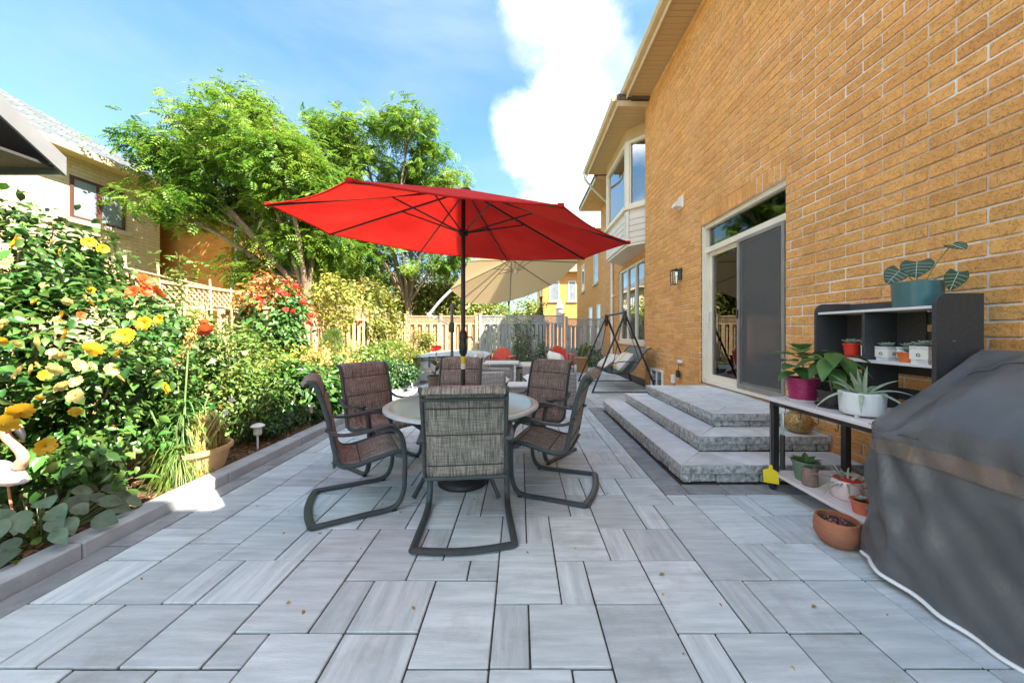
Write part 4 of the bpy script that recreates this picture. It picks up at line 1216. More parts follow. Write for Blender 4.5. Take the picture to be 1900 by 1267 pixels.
for z0, z1 in ((1.19, 1.30), (1.345, 1.43), (.82, .90), (1.0, 1.07)):
    B(MB().cbox(2.702, 2.716, HY_0 + .024, HY_1 - .024, z0, z1, .002), 'back_slat', m_hutch)
for y0, y1 in ((HY_1 - .2, HY_1 - .024), (2.30, 2.49)):
    B(MB().cbox(2.690, 2.701, y0, y1, 1.10, 1.435, .002), 'back_slat', m_hutch)
for yy in (2.83, 2.70, 2.55, 2.40, 2.25):
    B(MB().tube(smoothpath([(2.062, yy, BZ - .03), (2.062, yy, BZ - .085), (2.054, yy, BZ - .105), (2.043, yy, BZ - .095), (2.043, yy, BZ - .085)], 3), .003, 5), 'hook', m_black, smooth=True)

# ---- things hanging from the bench
m_plasty = mat('yellow plastic', (.78, .60, .01), (.82, .64, .015), scale=4, rough=.4)
sy_ = 2.83
fs_ = thing('fly_swatter', 'yellow plastic fly swatter hanging from the end of the bench', 'fly swatter', (2.043, sy_, BZ - .09))
MB().tube(smoothpath([(0, 0, .0), (-.004, 0, -.03), (-.002, 0, -.3), (0, 0, -.46)], 4), .0022, 5).build('wire_handle', m_chrome, fs_, smooth=True)
mb = MB(); Mx = Matrix.Rotation(R(-35), 4, 'Z') @ Matrix.Rotation(R(90), 4, 'X')
mb.prism([(-.012, -.455), (.012, -.455), (.014, -.485), (.052, -.505), (.056, -.60), (-.046, -.605), (-.052, -.505), (-.014, -.485)], -.002, .002, Mx); mb.build('paddle', m_plasty, fs_)
tg_ = thing('grill_tongs', 'steel tongs with a black grip hanging under the bench top', 'tongs', (2.043, 2.70, BZ - .09))
MB().tube(smoothpath([(0, 0, .0), (-.003, .006, -.02), (0, .012, -.05), (0, .012, -.2)], 4), .007, 6).build('blade', m_chrome, tg_, smooth=True)
MB().tube([(0, 0, -.0), (-.003, -.008, -.05), (0, -.006, -.2)], .006, 6).build('blade', m_chrome, tg_, smooth=True)
MB().cbox(-.012, .012, -.016, .022, -.44, -.17, .006).build('grip', m_black, tg_)

# ============================================================ pots and plants of the bench
m_potsoil = mat('potting soil', (.03, .02, .014), (.08, .055, .035), scale=60, rough=1, bump=1, bscale=80)
m_leafdark = mat('dark glossy leaf', (.022, .07, .022), (.05, .13, .035), scale=10, rough=.38, rand=.3, hue=.015, island=True, translucent=.2)
m_leafmid = mat('mid green leaf', (.05, .14, .03), (.09, .20, .045), scale=10, rough=.45, rand=.3, hue=.02, island=True, translucent=.3)
m_aloe = mat('grey green succulent', (.20, .28, .19), (.32, .38, .28), scale=25, rough=.5, rand=.15, island=True)
m_velvet = mat('velvet leaf', (.015, .04, .025), (.03, .07, .04), scale=8, rough=.55)
m_vein = mat('silver leaf vein', (.50, .58, .48), rough=.5)
def pot(name_, parent, m, r0, r1, h, z=0, rim=.006, lip=0.012, seg=32, wob=None, part='pot'):
    pr = [(0, z), (r0, z), (r0 + (r1 - r0) * .86, z + h * .86), (r1 + rim * .4, z + h * .87), (r1 + rim, z + h - .003), (r1 + rim * .6, z + h), (r1 - lip, z + h), (r1 - lip - .004, z + h * .80), (0, z + h * .80)]
    if not rim: pr = [(0, z), (r0 * .93, z), (r0, z + h * .05), (r1, z + h - .002), (r1 - .003, z + h), (r1 - lip, z + h), (r1 - lip - .003, z + h * .82), (0, z + h * .82)]
    o = MB().lathe(pr, seg, wob=wob).build(part, m, parent, smooth=40)
    MB().lathe([(0, z + h * .83), (r1 - lip - .006, z + h * .825), (r1 - lip - .004, z + h * .805)], 20).build('soil', m_potsoil, parent, smooth=60)
    return o
def bigleaf(parent, base, tip, wd, m, up=(0, 0, 1), droop=.25, fold=.25, lobes=0, n=10, heart=False, name='leaf'):
    """one modelled leaf blade from base to tip"""
    a, b = Vector(base), Vector(tip)
    d = b - a; L_ = d.length; d.normalize()
    u = Vector(up); s = d.cross(u); s = s.normalized() if s.length > 1e-4 else Vector((1, 0, 0)); u = s.cross(d).normalized()
    mb = MB()
    NV = 6
    def f(p, q):
        t = q; x = p * 2 - 1
        if heart: wv = math.sin(math.pi * min(1, (t * .92 + .08)) ** .62) ** .8
        else: wv = math.sin(math.pi * min(1, (t * .94 + .04)) ** .85)
        if lobes: wv *= .72 + .28 * abs(math.sin(math.pi * lobes * t))
        yy = t * L_ - (.14 * L_ * abs(x) ** 1.5 * (1 - t) ** 4 if heart else 0)
        return a + d * yy + s * (x * wd * .5 * wv) + u * (fold * wd * .5 * abs(x) * wv - droop * L_ * t * t)
    mb.grid(f, NV, n)
    return mb.build(name, m, parent, smooth=70, recalc=False), f
m_greenstem = mat('green stem', (.14, .22, .07), (.2, .28, .1), scale=10, rough=.5)
m_woodstem = mat('woody stem', (.30, .20, .10), (.42, .30, .17), scale=20, rough=.8)

# magenta pot with lobed leaves
m_magenta = mat('magenta glaze', (.28, .012, .09), (.40, .03, .14), scale=40, rough=.35, coat=.3)
p = thing('potted_plant', 'magenta pot with lobed green leaves at the left end of the bench', 'potted plant', (2.23, 2.74, BZ))
MB().lathe([(0, 0), (.10, 0), (.118, .016), (.112, .018), (.09, .008), (0, .008)], 32).build('saucer', m_whiteboard, p, smooth=40)
pot('pot', p, m_magenta, .085, .112, .17, z=.009)
stem = smoothpath([(0, 0, .15), (.01, .0, .22), (-.01, -.01, .30), (.0, 0, .40)], 4)
MB().tube(stem, .007, 6).build('stem', m_woodstem, p, smooth=True)
for k, (a, z, L_, e) in enumerate([(200, .27, .17, .02), (250, .33, .16, .05), (310, .36, .15, .06), (160, .35, .17, .05), (20, .34, .14, .05), (100, .30, .14, .02), (270, .24, .13, -.02), (225, .40, .13, .08), (180, .22, .15, -.03), (235, .26, .15, -.04), (290, .29, .15, 0), (330, .31, .14, .03), (60, .37, .12, .06), (205, .36, .14, .04)]):
    d = Vector((math.cos(R(a)), math.sin(R(a)), 0))
    b = Vector((0, 0, z)) + d * .05
    MB().tube([Vector((0, 0, z - .02)), b], .0025, 5).build('petiole', m_greenstem, p)
    bigleaf(p, b, b + d * L_ + Vector((0, 0, e)), .15, m_leafmid, droop=.25, lobes=3)
# black nursery pot with papaya-like leaves
p = thing('potted_plant', 'black nursery pot with hanging broad leaves beside the aloe', 'potted plant', (2.24, 2.49, BZ))
m_blackpot = mat('black plastic pot', (.025, .025, .027), (.045, .045, .048), scale=60, rough=.45, bump=.3, bscale=90)
MB().lathe([(0, 0), (.085, 0), (.102, .02), (.097, .022), (.078, .008), (0, .008)], 32).build('saucer', m_blackpot, p, smooth=40)
pot('pot', p, m_blackpot, .068, .086, .115, z=.009)
MB().tube(smoothpath([(0, 0, .1), (-.01, .01, .22), (.0, 0, .36)], 4), .006, 6).build('stem', m_greenstem, p, smooth=True)
for k, (a, z, L_, e) in enumerate([(215, .36, .20, -.09), (265, .37, .18, -.12), (170, .35, .20, -.02), (310, .34, .17, -.06), (60, .36, .17, .03), (120, .35, .16, .05), (240, .28, .15, -.10), (195, .33, .18, -.06), (285, .31, .17, -.10), (230, .39, .18, -.03), (340, .37, .16, 0), (20, .33, .16, .02), (255, .23, .14, -.07)]):
    d = Vector((math.cos(R(a)), math.sin(R(a)), 0)); b = Vector((0, 0, z)) + d * .06
    MB().tube([Vector((0, 0, z - .03)), b], .003, 5).build('petiole', m_greenstem, p)
    bigleaf(p, b, b + d * L_ + Vector((0, 0, e)), .10, m_leafmid, droop=.35)
# aloe in a white fluted pot
m_flute = mat('white fluted ceramic', (.70, .74, .76), (.76, .80, .82), scale=3, rough=.3)
p = thing('potted_aloe', 'aloe with long pointed leaves in a white fluted pot', 'potted plant', (2.20, 2.235, BZ))
mb = MB(); NS = 72
mb.lathe([(0, .014), (.098, .014), (.106, .022), (.109, .05), (.113, .125), (.115, .150), (.112, .153), (.098, .153), (.094, .125), (0, .125)], NS, wob=lambda a, z: 1 + (.018 * abs(math.sin(a * 12)) if .02 < z < .151 else 0))
mb.build('pot', m_flute, p, smooth=50)
for a in range(4): MB().lathe([(0, 0), (.012, 0), (.016, .016), (0, .016)], 10, (.075 * math.cos(a * 1.571 + .5), .075 * math.sin(a * 1.571 + .5), 0)).build('foot', m_flute, p, smooth=50)
MB().lathe([(0, .135), (.09, .133), (.094, .127)], 20).build('soil', m_potsoil, p, smooth=60)
def aloe_leaf(parent, a, L_, rise, droop, w=.022, m=m_aloe, z=.13, r0=.015):
    d = Vector((math.cos(R(a)), math.sin(R(a)), 0))
    pts = []; rs = []
    for i in range(9):
        t = i / 8
        pts.append(d * (r0 + L_ * math.cos(rise) * t) + Vector((0, 0, z + L_ * math.sin(rise) * t - droop * t * t * L_)))
        rs.append(w * (1 - t) ** .75 + .001)
    MB().tube(pts, rs, 6, flat=(.4, 1.0)).build('leaf', m, parent, smooth=60)
for a, L_, e, dr in [(250, .20, 1.35, .0), (200, .22, 1.05, .15), (60, .20, 1.2, .1), (310, .27, .62, .5), (280, .30, .5, .75), (170, .30, .45, .8), (225, .24, .6, .9), (110, .26, .7, .4), (20, .24, .7, .5), (150, .22, .9, .2), (340, .25, .8, .3), (265, .17, 1.5, .0)]:
    aloe_leaf(p, a, L_, e, dr)
# teal pot with anthurium on the hutch
m_teal = mat('teal glaze', (.035, .12, .14), (.05, .15, .17), scale=6, rough=.35)
p = thing('potted_anthurium', 'teal pot with dark white-veined leaves on top of the hutch', 'potted plant', (2.585, 2.26, 1.455))
pot('pot', p, m_teal, .112, .120, .165, rim=0, lip=.006, seg=48)
def anth(base, stem_to, tip, wd, up, veins=True):
    MB().tube(smoothpath([base, (Vector(base) + Vector(stem_to)) / 2 + Vector((0, 0, .02)), stem_to], 4), .0035, 6).build('petiole', m_greenstem, p, smooth=True)
    lf, f = bigleaf(p, stem_to, tip, wd, m_velvet, up=up, droop=.05, fold=.12, heart=True, n=14)
    if veins:
        mb = MB(); uv = Vector(up) * .0015
        mb.tube([f(.5, q / 10) + uv for q in range(11)], .0016, 4)
        for q in (.12, .3, .48, .66):
            for s in (-1, 1):
                mb.tube([f(.5 + s * .5 * k / 5 * .9, min(1, q + .12 * k / 5)) + uv for k in range(6)], .0011, 4)
        mb.build('leaf_veins', m_vein, lf, smooth=True)
fr = Vector((-.75, -.6, .25)).normalized()
anth((0, 0, .13), (-.05, .055, .255), (-.11, .085, .165), .125, fr)
anth((0, 0, .13), (.0, .0, .30), (-.02, -.01, .19), .15, fr)
anth((.01, -.02, .13), (.05, -.14, .375), (.05, -.21, .33), .10, (-.3, -.5, .8))
anth((.01, -.02, .13), (.03, -.19, .20), (.02, -.155, .09), .095, fr)
# spray bottle
m_bottle = mat('pale blue plastic', (.42, .55, .60), (.5, .62, .66), scale=5, rough=.35, translucent=.3)
m_greencap = mat('green plastic cap', (.02, .22, .12), rough=.4)
p = thing('spray_bottle', 'pale blue spray bottle with green collar behind the nursery pot', 'bottle', (2.40, 2.62, BZ))
MB().lathe([(0, 0), (.034, 0), (.036, .01), (.036, .09), (.028, .125), (.014, .145), (.014, .155), (0, .155)], 20).build('body', m_bottle, p, smooth=50)
MB().lathe([(0, .155), (.017, .155), (.017, .178), (.01, .182), (0, .182)], 16).build('collar', m_greencap, p, smooth=40)
MB().cbox(-.045, .03, -.011, .011, .182, .205, .004).build('spray_head', m_white, p)
MB().bar((-.028, 0, .182), (-.034, 0, .145), .012, .006).build('trigger', m_white, p)
# succulents on the hutch shelf
m_redplastic = mat('red plastic', (.62, .03, .02), (.68, .04, .025), scale=4, rough=.4)
m_orangepot = mat('orange plastic', (.62, .14, .03), (.68, .17, .04), scale=4, rough=.45)
m_clearcup = mat('clear printed cup', (.52, .57, .60), (.66, .70, .72), scale=18, rough=.25, lo=.42, hi=.58)
m_cuplabel = mat('white cup label', (.74, .75, .73), rough=.5)
m_ink = mat('dark print', (.05, .07, .06), rough=.5)
m_succ = mat('powdery rosette', (.24, .34, .28), (.38, .46, .40), scale=14, rough=.6, rand=.2, island=True)
def rosette(parent, z, r, n=16, m=m_succ, lift=.5):
    for k in range(n):
        t = k / n; a = k * 2.39996
        L_ = r * (.45 + .55 * t); el = 1.35 - 1.15 * t * (1 - lift * .3)
        d = Vector((math.cos(a), math.sin(a), 0))
        pts = [d * (L_ * math.cos(el) * q) + Vector((0, 0, z + .012 + L_ * math.sin(el) * q)) for q in (0, .35, .75, 1)]
        MB().tube(pts, [r * .1, r * .2, r * .19, .001], 6, flat=(.4, 1)).build('leaf', m, parent, smooth=60)
def letter_g(parent, c, R_, nrm):
    """a G mark on an oval ground, flat print just proud of the cup"""
    n_ = Vector(nrm).normalized(); u = Vector((0, 0, 1)); s = u.cross(n_).normalized()
    MBo = MB(); ring = [Vector(c) + s * (R_ * 1.5 * math.cos(2 * math.pi * k / 20)) + u * (R_ * math.sin(2 * math.pi * k / 20)) for k in range(20)]
    MBo.add([r_ + n_ * .0006 for r_ in ring], [tuple(range(20))]); lb = MBo.build('label_oval', m_cuplabel, parent, recalc=False)
    g_ = MB(); pts = [Vector(c) + n_ * .0016 + s * (R_ * .55 * math.cos(R(q))) + u * (R_ * .55 * math.sin(R(q))) for q in range(45, 361, 21)] + [Vector(c) + n_ * .0016 + s * (R_ * .1)]
    g_.tube(pts, R_ * .13, 4); g_.build('letter', m_ink, lb)
def cup(label, x, y, m_, h=.075, r=.036, band=False, ros=.045, square=False, z=1.098, gl=False, lift=.5):
    h *= 1.3; r *= 1.22; ros *= 1.35
    t = thing('succulent_cup', label, 'potted plant', (x, y, z), random.uniform(-.2, .2))
    if square:
        mb = MB(); a, b = r * .86, r
        mb.add([(-a, -a, 0), (a, -a, 0), (a, a, 0), (-a, a, 0), (-b, -b, h), (b, -b, h), (b, b, h), (-b, b, h), (-b + .004, -b + .004, h), (b - .004, -b + .004, h), (b - .004, b - .004, h), (-b + .004, b - .004, h), (-b + .006, -b + .006, h * .8), (b - .006, -b + .006, h * .8), (b - .006, b - .006, h * .8), (-b + .006, b - .006, h * .8)],
               [(0, 3, 2, 1), (0, 1, 5, 4), (1, 2, 6, 5), (2, 3, 7, 6), (3, 0, 4, 7), (4, 5, 9, 8), (5, 6, 10, 9), (6, 7, 11, 10), (7, 4, 8, 11), (8, 9, 13, 12), (9, 10, 14, 13), (10, 11, 15, 14), (11, 8, 12, 15), (12, 13, 14, 15)])
        mb.build('pot', m_, t)
        MB().box(-b + .007, b - .007, -b + .007, b - .007, h * .8, h * .82).build('soil', m_potsoil, t)
        if gl:
            MB().box(-b * .98, b * .98, -b * .96 - .001, b * .96 + .001, h * .25, h * .8).build('label_band', m_cuplabel, t)
            letter_g(t, (-b * .98, 0, h * .5), .017, (-1, 0, 0)); letter_g(t, (0, -b * .98, h * .5), .017, (0, -1, 0))
    else:
        pot('pot', t, m_, r * .78, r, h, rim=.004, lip=.005, seg=24)
    rosette(t, h * .85, ros, lift=lift)
    return t
cup('succulent in a clear printed cup on the hutch shelf, beside the divider', 2.56, 2.42, m_clearcup, square=True, gl=True)
cup('succulent in a clear printed cup half hidden by the small orange pot', 2.60, 2.315, m_clearcup, square=True, gl=True)
cup('small orange pot of succulents low on the hutch shelf', 2.54, 2.27, m_orangepot, h=.05, r=.045)
cup('succulent in a clear printed cup with red rim on the hutch shelf', 2.53, 2.165, m_clearcup, square=True, gl=True, r=.041, h=.085, ros=.055)
cup('succulent in a red pot just behind the red-rimmed printed cup', 2.615, 2.20, m_redplastic, h=.085, r=.043, ros=.055)
cup('succulent in a tall orange pot against the right end of the hutch', 2.55, 2.085, m_orangepot, h=.10, r=.034, ros=.05)
cup('succulent in an orange-red pot in the left bay of the hutch', 2.57, 2.69, m_redplastic, h=.085, r=.043, ros=.055)
cup('succulent in a small teal pot in the left bay of the hutch', 2.59, 2.58, m_teal, h=.085, r=.036, ros=.06)
cup('succulent in a printed cup against the hutch divider, left bay', 2.55, 2.525, m_clearcup, square=True, gl=True, r=.03)
# red pot on the bench top behind the nursery pot
cup('small red pot standing behind the nursery pot on the bench top', 2.36, 2.38, m_redplastic, h=.09, r=.05, z=BZ, ros=.04)
# ---- bottom shelf
BS = .150
m_pink = mat('pale pink ceramic', (.72, .60, .64), (.76, .66, .70), scale=3, rough=.35)
m_redrim = mat('red inner pot', (.55, .03, .03), rough=.4)
p = thing('potted_plant', 'pale pink pot of spiky grey leaves on the bottom shelf', 'potted plant', (2.26, 2.40, BS))
MB().lathe([(0, 0), (.07, 0), (.083, .012), (.088, .06), (.085, .115), (.078, .13), (.072, .13), (.072, .1), (0, .1)], 32).build('pot', m_pink, p, smooth=50)
MB().lathe([(.066, .128), (.071, .136), (.076, .132)], 28).build('inner_rim', m_redrim, p, smooth=50)
for k in range(26):
    aloe_leaf(p, k * 137.5, random.uniform(.13, .26), random.uniform(.25, 1.3), random.uniform(.1, .7), w=.011, z=.10, r0=.01)
m_greenpot = mat('dull green plastic', (.12, .20, .14), (.16, .25, .18), scale=5, rough=.5)
p = thing('potted_plant', 'dull green nursery pot at the left end of the bottom shelf', 'potted plant', (2.22, 2.70, BS))
pot('pot', p, m_greenpot, .065, .088, .15, rim=.006)
for k in range(10):
    a = k * 137.5; d = Vector((math.cos(R(a)), math.sin(R(a)), 0)); b = Vector((0, 0, .13)) + d * .02
    bigleaf(p, b, b + d * random.uniform(.05, .09) + Vector((0, 0, random.uniform(.02, .07))), .045, m_leafmid)
m_jar = mat('brown mesh jar', (.20, .12, .09), (.30, .20, .16), scale=30, rough=.4)
p = thing('glass_jar', 'brown tinted jar beside the green nursery pot on the bottom shelf', 'jar', (2.17, 2.60, BS))
MB().lathe([(0, 0), (.045, 0), (.05, .01), (.05, .10), (.042, .125), (.042, .135), (.036, .135), (.036, .12), (.044, .098), (.044, .012), (0, .012)], 24).build('body', m_jar, p, smooth=50)
MB().tube([(.043 * math.cos(2 * math.pi * k / 20), .043 * math.sin(2 * math.pi * k / 20), .131) for k in range(20)], .003, 5, closed=True).build('rim', m_jar, p, smooth=True)
m_salmon = mat('salmon terracotta', (.55, .15, .08), (.62, .19, .10), scale=9, rough=.7)
def shelfpot(label, x, y, m_, r0, r1, h, succ=True):
    t = thing('potted_plant', label, 'potted plant', (x, y, BS))
    pot('pot', t, m_, r0, r1, h, rim=.005, lip=.006)
    if succ: rosette(t, h * .82, .05, 10)
    else:
        for k in range(9):
            a = k * 137.5; d = Vector((math.cos(R(a)), math.sin(R(a)), 0)); b = Vector((0, 0, h * .83))
            bigleaf(t, b, b + d * random.uniform(.03, .06) + Vector((0, 0, random.uniform(.04, .09))), .03, m_leafdark)
    return t
shelfpot('salmon pot with crumbly soil on the bottom shelf, in front of the red pots', 2.165, 2.20, m_salmon, .042, .057, .085)
shelfpot('grey green pot on the bottom shelf against the black grill cover', 2.16, 2.08, mat('grey green plastic', (.16, .28, .25), (.22, .34, .31), scale=5, rough=.4), .045, .06, .08)
shelfpot('red pot with silver edge on the bottom shelf beside the pink pot', 2.36, 2.28, m_redplastic, .045, .06, .11, False)
shelfpot('red pot with dark upright leaves at the back of the bottom shelf', 2.42, 2.15, m_redplastic, .045, .058, .12, False)
shelfpot('brown red pot with a thorny rosette behind the salmon pot', 2.26, 2.12, mat('brown red plastic', (.25, .05, .03), (.32, .07, .04), scale=5, rough=.5), .04, .055, .08)
# ---- clay pot on the slabs
m_clay = mat('turned clay', (.42, .15, .06), (.30, .13, .09), scale=6, stretch=(1, 1, 14), rough=.7, bump=.4, bscale=12, lo=.4, hi=.62)
p = thing('clay_pot', 'round brown clay pot standing on the slabs before the bench', 'pot', (1.945, 2.13, 0))
MB().lathe([(0, 0), (.062, 0), (.085, .012), (.112, .06), (.116, .10), (.108, .15), (.104, .158), (.097, .158), (.098, .14), (.10, .12), (0, .12)], 40).build('body', m_clay, p, smooth=50)
MB().lathe([(0, .128), (.097, .126), (.099, .121)], 24).build('soil', m_potsoil, p, smooth=60)
m_purple = mat('purple sprout', (.20, .05, .12), (.28, .16, .08), scale=30, rough=.7, rand=.3, island=True)
n = 60; pos = np.stack([rng.normal(size=n) * .03, rng.normal(size=n) * .03, np.full(n, .13)], 1)
tag(link('sprouts', scatter_mesh('sprouts', m_purple, *LEAF, pos, frames(rng.normal(size=(n, 3)) + [0, 0, .6]), .018 + .012 * rng.random(n)), p), kind='stuff')
# ---- golden jar on the step
m_gold = mat('speckled gold glaze', (.16, .09, .03), (.55, .36, .14), scale=70, rough=.4, metal=.3)
p = thing('gold_jar', 'round speckled gold jar on the top step against the wall', 'jar', (2.74, 3.42, .309))
MB().lathe([(0, 0), (.06, 0), (.10, .03), (.125, .085), (.12, .14), (.085, .185), (.065, .195), (.07, .21), (.06, .21), (.058, .19), (.075, .17), (0, .15)], 32).build('body', m_gold, p, smooth=60)
MB().tube([(.066 * math.cos(2 * math.pi * k / 24), .066 * math.sin(2 * math.pi * k / 24), .208) for k in range(24)], .005, 6, closed=True).build('rim', m_gold, p, smooth=True)

# ============================================================ covered grill
m_cover = mat('black cover vinyl', (.085, .092, .10), (.12, .128, .137), scale=3, rough=.36, bump=.7, bscale=14, spec=.5)
m_band = mat('brown mesh band', (.13, .105, .09), (.17, .14, .125), scale=160, rough=.3)
m_piping = mat('white piping', (.80, .82, .84), rough=.5)
gr = thing('covered_grill', 'barbecue under a black vinyl cover at the right edge', 'grill', (2.3, 1.2, 0))
GY1, GY0 = 1.985, .35
def gx(v, z):
    """front face x at height z, v along length 0 far .. 1 near"""
    return 1.93 + .07 * max(0, 1 - v * 9) ** 2 - .05 * (1 - z / .8) * (.5 + .5 * math.sin(v * 7 + .6))
def cover(u, v):
    """u 0..1 around the section from front hem over the top to the back hem"""
    y = GY1 - (GY1 - GY0) * v
    hem = .03 + .018 * math.sin(v * 9.5 + .8)
    endf = min(1.0, v / .05)
    sh = .765 + .02 * math.sin(v * 5); topz = 1.185
    if u < .42:
        t = u / .42; z = hem + (sh - hem) * t; x = gx(v, z)
    elif u < .62:
        t = (u - .42) / .2
        hood = min(1.0, max(0.0, (v - .06) / .16)); hood = hood * hood * (3 - 2 * hood)
        bulge = .13 * hood * math.sin(math.pi * t) ** .8
        x = gx(v, sh) + (2.62 - gx(v, sh)) * t - bulge * .55; z = sh + (topz - sh) * t + bulge * .75
    elif u < .72:
        t = (u - .62) / .1; x = 2.62 + .08 * t; z = topz + .012 * math.sin(math.pi * t)
    else:
        t = (u - .72) / .28; x = 2.70 + .03 * t; z = topz + (hem - topz) * t
    wr = .018 * math.sin(v * 23 + z * 9 + 2 * math.sin(v * 11)) * math.sin(z * 7 + 1.3 + v * 5) * endf + .006 * math.sin(v * 61 + z * 31) * endf + .010 * math.sin(v * 46 - z * 15) * max(0, 1 - v * 2.2)
    for vc, am in ((.105, .035), (.20, .016), (.42, .012), (.63, .014), (.80, .010)):
        wr -= am * math.exp(-((v - vc - .03 * math.sin(z * 6)) / .018) ** 2) * max(0, min(1, 1.3 - abs(z - .55) * 2.2))
    wr += .012 * (abs(math.sin(v * 17 + z * 6)) - .5) * max(0, 1 - abs(z - .45) * 1.8) * endf + .010 * (abs(math.sin(v * 9 - z * 11 + 1)) - .5) * endf
    if u < .42: x += wr
    elif u < .62: z += wr * .8
    y += .010 * math.sin(u * 30) * (1 - endf)
    return Vector((x - 2.3, y - 1.2, z))
mb = MB(); mb.grid(lambda v, u: cover(u, v), 90, 74)
# far and near end closures
for v in (0.0, 1.0):
    sec = [cover(k / 40, v) for k in range(41)]
    c = Vector((sum(p_.x for p_ in sec) / 41, sec[0].y + (.02 if v == 0 else -.02), .55))
    mb.add(sec + [c], [(k, k + 1, 41) for k in range(40)])
mb.build('cover', m_cover, gr, smooth=70, merge=.0005)
mb = MB(); mb.tube([cover(0, v / 80) + Vector((-.004, 0, 0)) for v in range(81)], .010, 6); mb.build('hem_piping', m_piping, gr, smooth=True)
def band(v, q, off):
    u = .352 + .045 * q
    return cover(u, v) + Vector((-off, 0, 0))
mb = MB().grid(lambda v, q: band(.0 + v, q, .005), 90, 4); mb.build('mesh_band', m_band, gr, smooth=70, recalc=False)
mb = MB(); mb.tube([cover(.42, v / 80) + Vector((-.003, 0, .002)) for v in range(16)], .0035, 5); mb.tube([cover(.565, .06 + .94 * v / 80) + Vector((-.003, 0, .003)) for v in range(81)], .004, 5); mb.tube([cover(.355, v / 80) + Vector((-.004, 0, 0)) for v in range(81)], .0035, 5); mb.build('seam', m_cover, gr, smooth=True)
for yy in (1.93, .5):
    mb = MB(); mb.lathe([(0, -.014), (.03, -.014), (.035, 0), (.03, .014), (0, .014)], 16); Mx = Matrix.Translation((2.02 - 2.3, yy - 1.2, .035)) @ Matrix.Rotation(R(90), 4, 'Y'); mb.v = [tuple(Mx @ Vector(v)) for v in mb.v]; mb.build('castor', m_black, gr, smooth=50)

# ============================================================ fittings on the house wall
v_ = thing('vent_hood', 'white plastic vent hood high on the brick wall', 'vent', (WX - .004, 6.35, 3.64))
MB().cbox(-.012, .006, -.09, .09, -.10, .13, .004).build('flange', m_white, v_)
MB().add([(-.012, -.075, .11), (-.012, .075, .11), (-.14, -.075, -.02), (-.14, .075, -.02), (-.14, -.075, -.07), (-.14, .075, -.07), (-.012, -.075, -.075), (-.012, .075, -.075)], [(0, 2, 3, 1), (2, 4, 5, 3), (0, 6, 4, 2), (1, 3, 5, 7), (4, 6, 7, 5), (0, 1, 7, 6)]).build('hood', m_white, v_)
l_ = thing('wall_lantern', 'black wall lantern with clear glass beside the sliding door', 'lamp', (WX - .004, 6.37, 2.30))
MB().cbox(-.02, .006, -.06, .06, -.05, .16, .004).build('back_plate', m_black, l_)
MB().tube(smoothpath([(-.02, 0, .12), (-.07, 0, .15), (-.12, 0, .13)], 4), .009, 6).build('bracket', m_black, l_, smooth=True)
MB().cbox(-.175, -.065, -.055, .055, .10, .13, .008).build('cap', m_black, l_)
mb = MB()
for a in (-1, 1):
    for b in (-1, 1): mb.bar((-.12 + a * .05, b * .05, .10), (-.12 + a * .042, b * .042, -.13), .01, .01)
mb.build('cage', m_black, l_); MB().cbox(-.165, -.075, -.045, .045, -.145, -.13, .003).build('lantern_floor', m_black, l_)
MB().box(-.163, -.077, -.043, .043, -.128, .098).build('glass', glass_mat('lantern glass', tint=(.95, .93, .85)), l_)
m_bulb = mat('frosted bulb', (.80, .72, .48), rough=.4)
MB().lathe([(0, -.08), (.018, -.07), (.024, -.04), (.016, 0), (.012, .04), (0, .05)], 14, (-.12, 0, .02)).build('bulb', m_bulb, l_, smooth=60)
o_ = thing('dryer_vent', 'small white vent with a hanging black flap low on the wall', 'vent', (WX - .004, 6.35, .62))
MB().cbox(-.05, .006, -.07, .07, .10, .16, .012).build('cap', m_white, o_)
MB().tube([(-.035, 0, .10), (-.05, .02, -.05)], .006, 5).build('cord', m_black, o_)
MB().prism([(-.06, -.10), (.06, -.10), (.06, 0), (.03, .03), (-.03, .03), (-.06, 0)], -.012, .012, Matrix.Translation((-.05, .02, -.06)) @ Matrix.Rotation(R(90), 4, 'Z') @ Matrix.Rotation(R(90), 4, 'X')).build('flap', m_black, o_)
u_ = thing('outlet_box', 'white covered outlet box near the ground by the steps', 'outlet', (WX - .004, 6.62, .40))
MB().cbox(-.045, .006, -.045, .045, -.08, .08, .008).build('box', m_white, u_); MB().cbox(-.055, -.046, -.04, .04, -.075, .075, .004).build('lid', m_white, u_)
s_ = thing('security_camera', 'small white security camera below the bay window', 'camera', (3.37, 12.3, 2.55))
MB().tube([(.03, 0, .03), (-.06, 0, .03)], .015, 8).build('mount', m_white, s_); MB().lathe([(0, -.06), (.045, -.05), (.055, 0), (.04, .05), (0, .06)], 14, (-.1, 0, .0)).build('dome', m_white, s_, smooth=60)
b_ = thing('basement_window', 'white framed basement window at the foot of the brick wall', 'window', (WX - .004, 7.45, .28))
mb = MB(); mb.cbox(-.03, .006, -.32, .32, -.24, -.19, .004); mb.cbox(-.03, .006, -.32, .32, .17, .22, .004); mb.cbox(-.028, .006, -.32, -.27, -.19, .17, .004); mb.cbox(-.028, .006, .27, .32, -.19, .17, .004); mb.cbox(-.026, .006, -.02, .02, -.19, .17, .003); mb.build('window_frame', m_white, b_)
for a, b in ((-.27, -.02), (.02, .27)): MB().box(-.012, -.006, a, b, -.19, .17).build('pane', m_glassdark, b_)
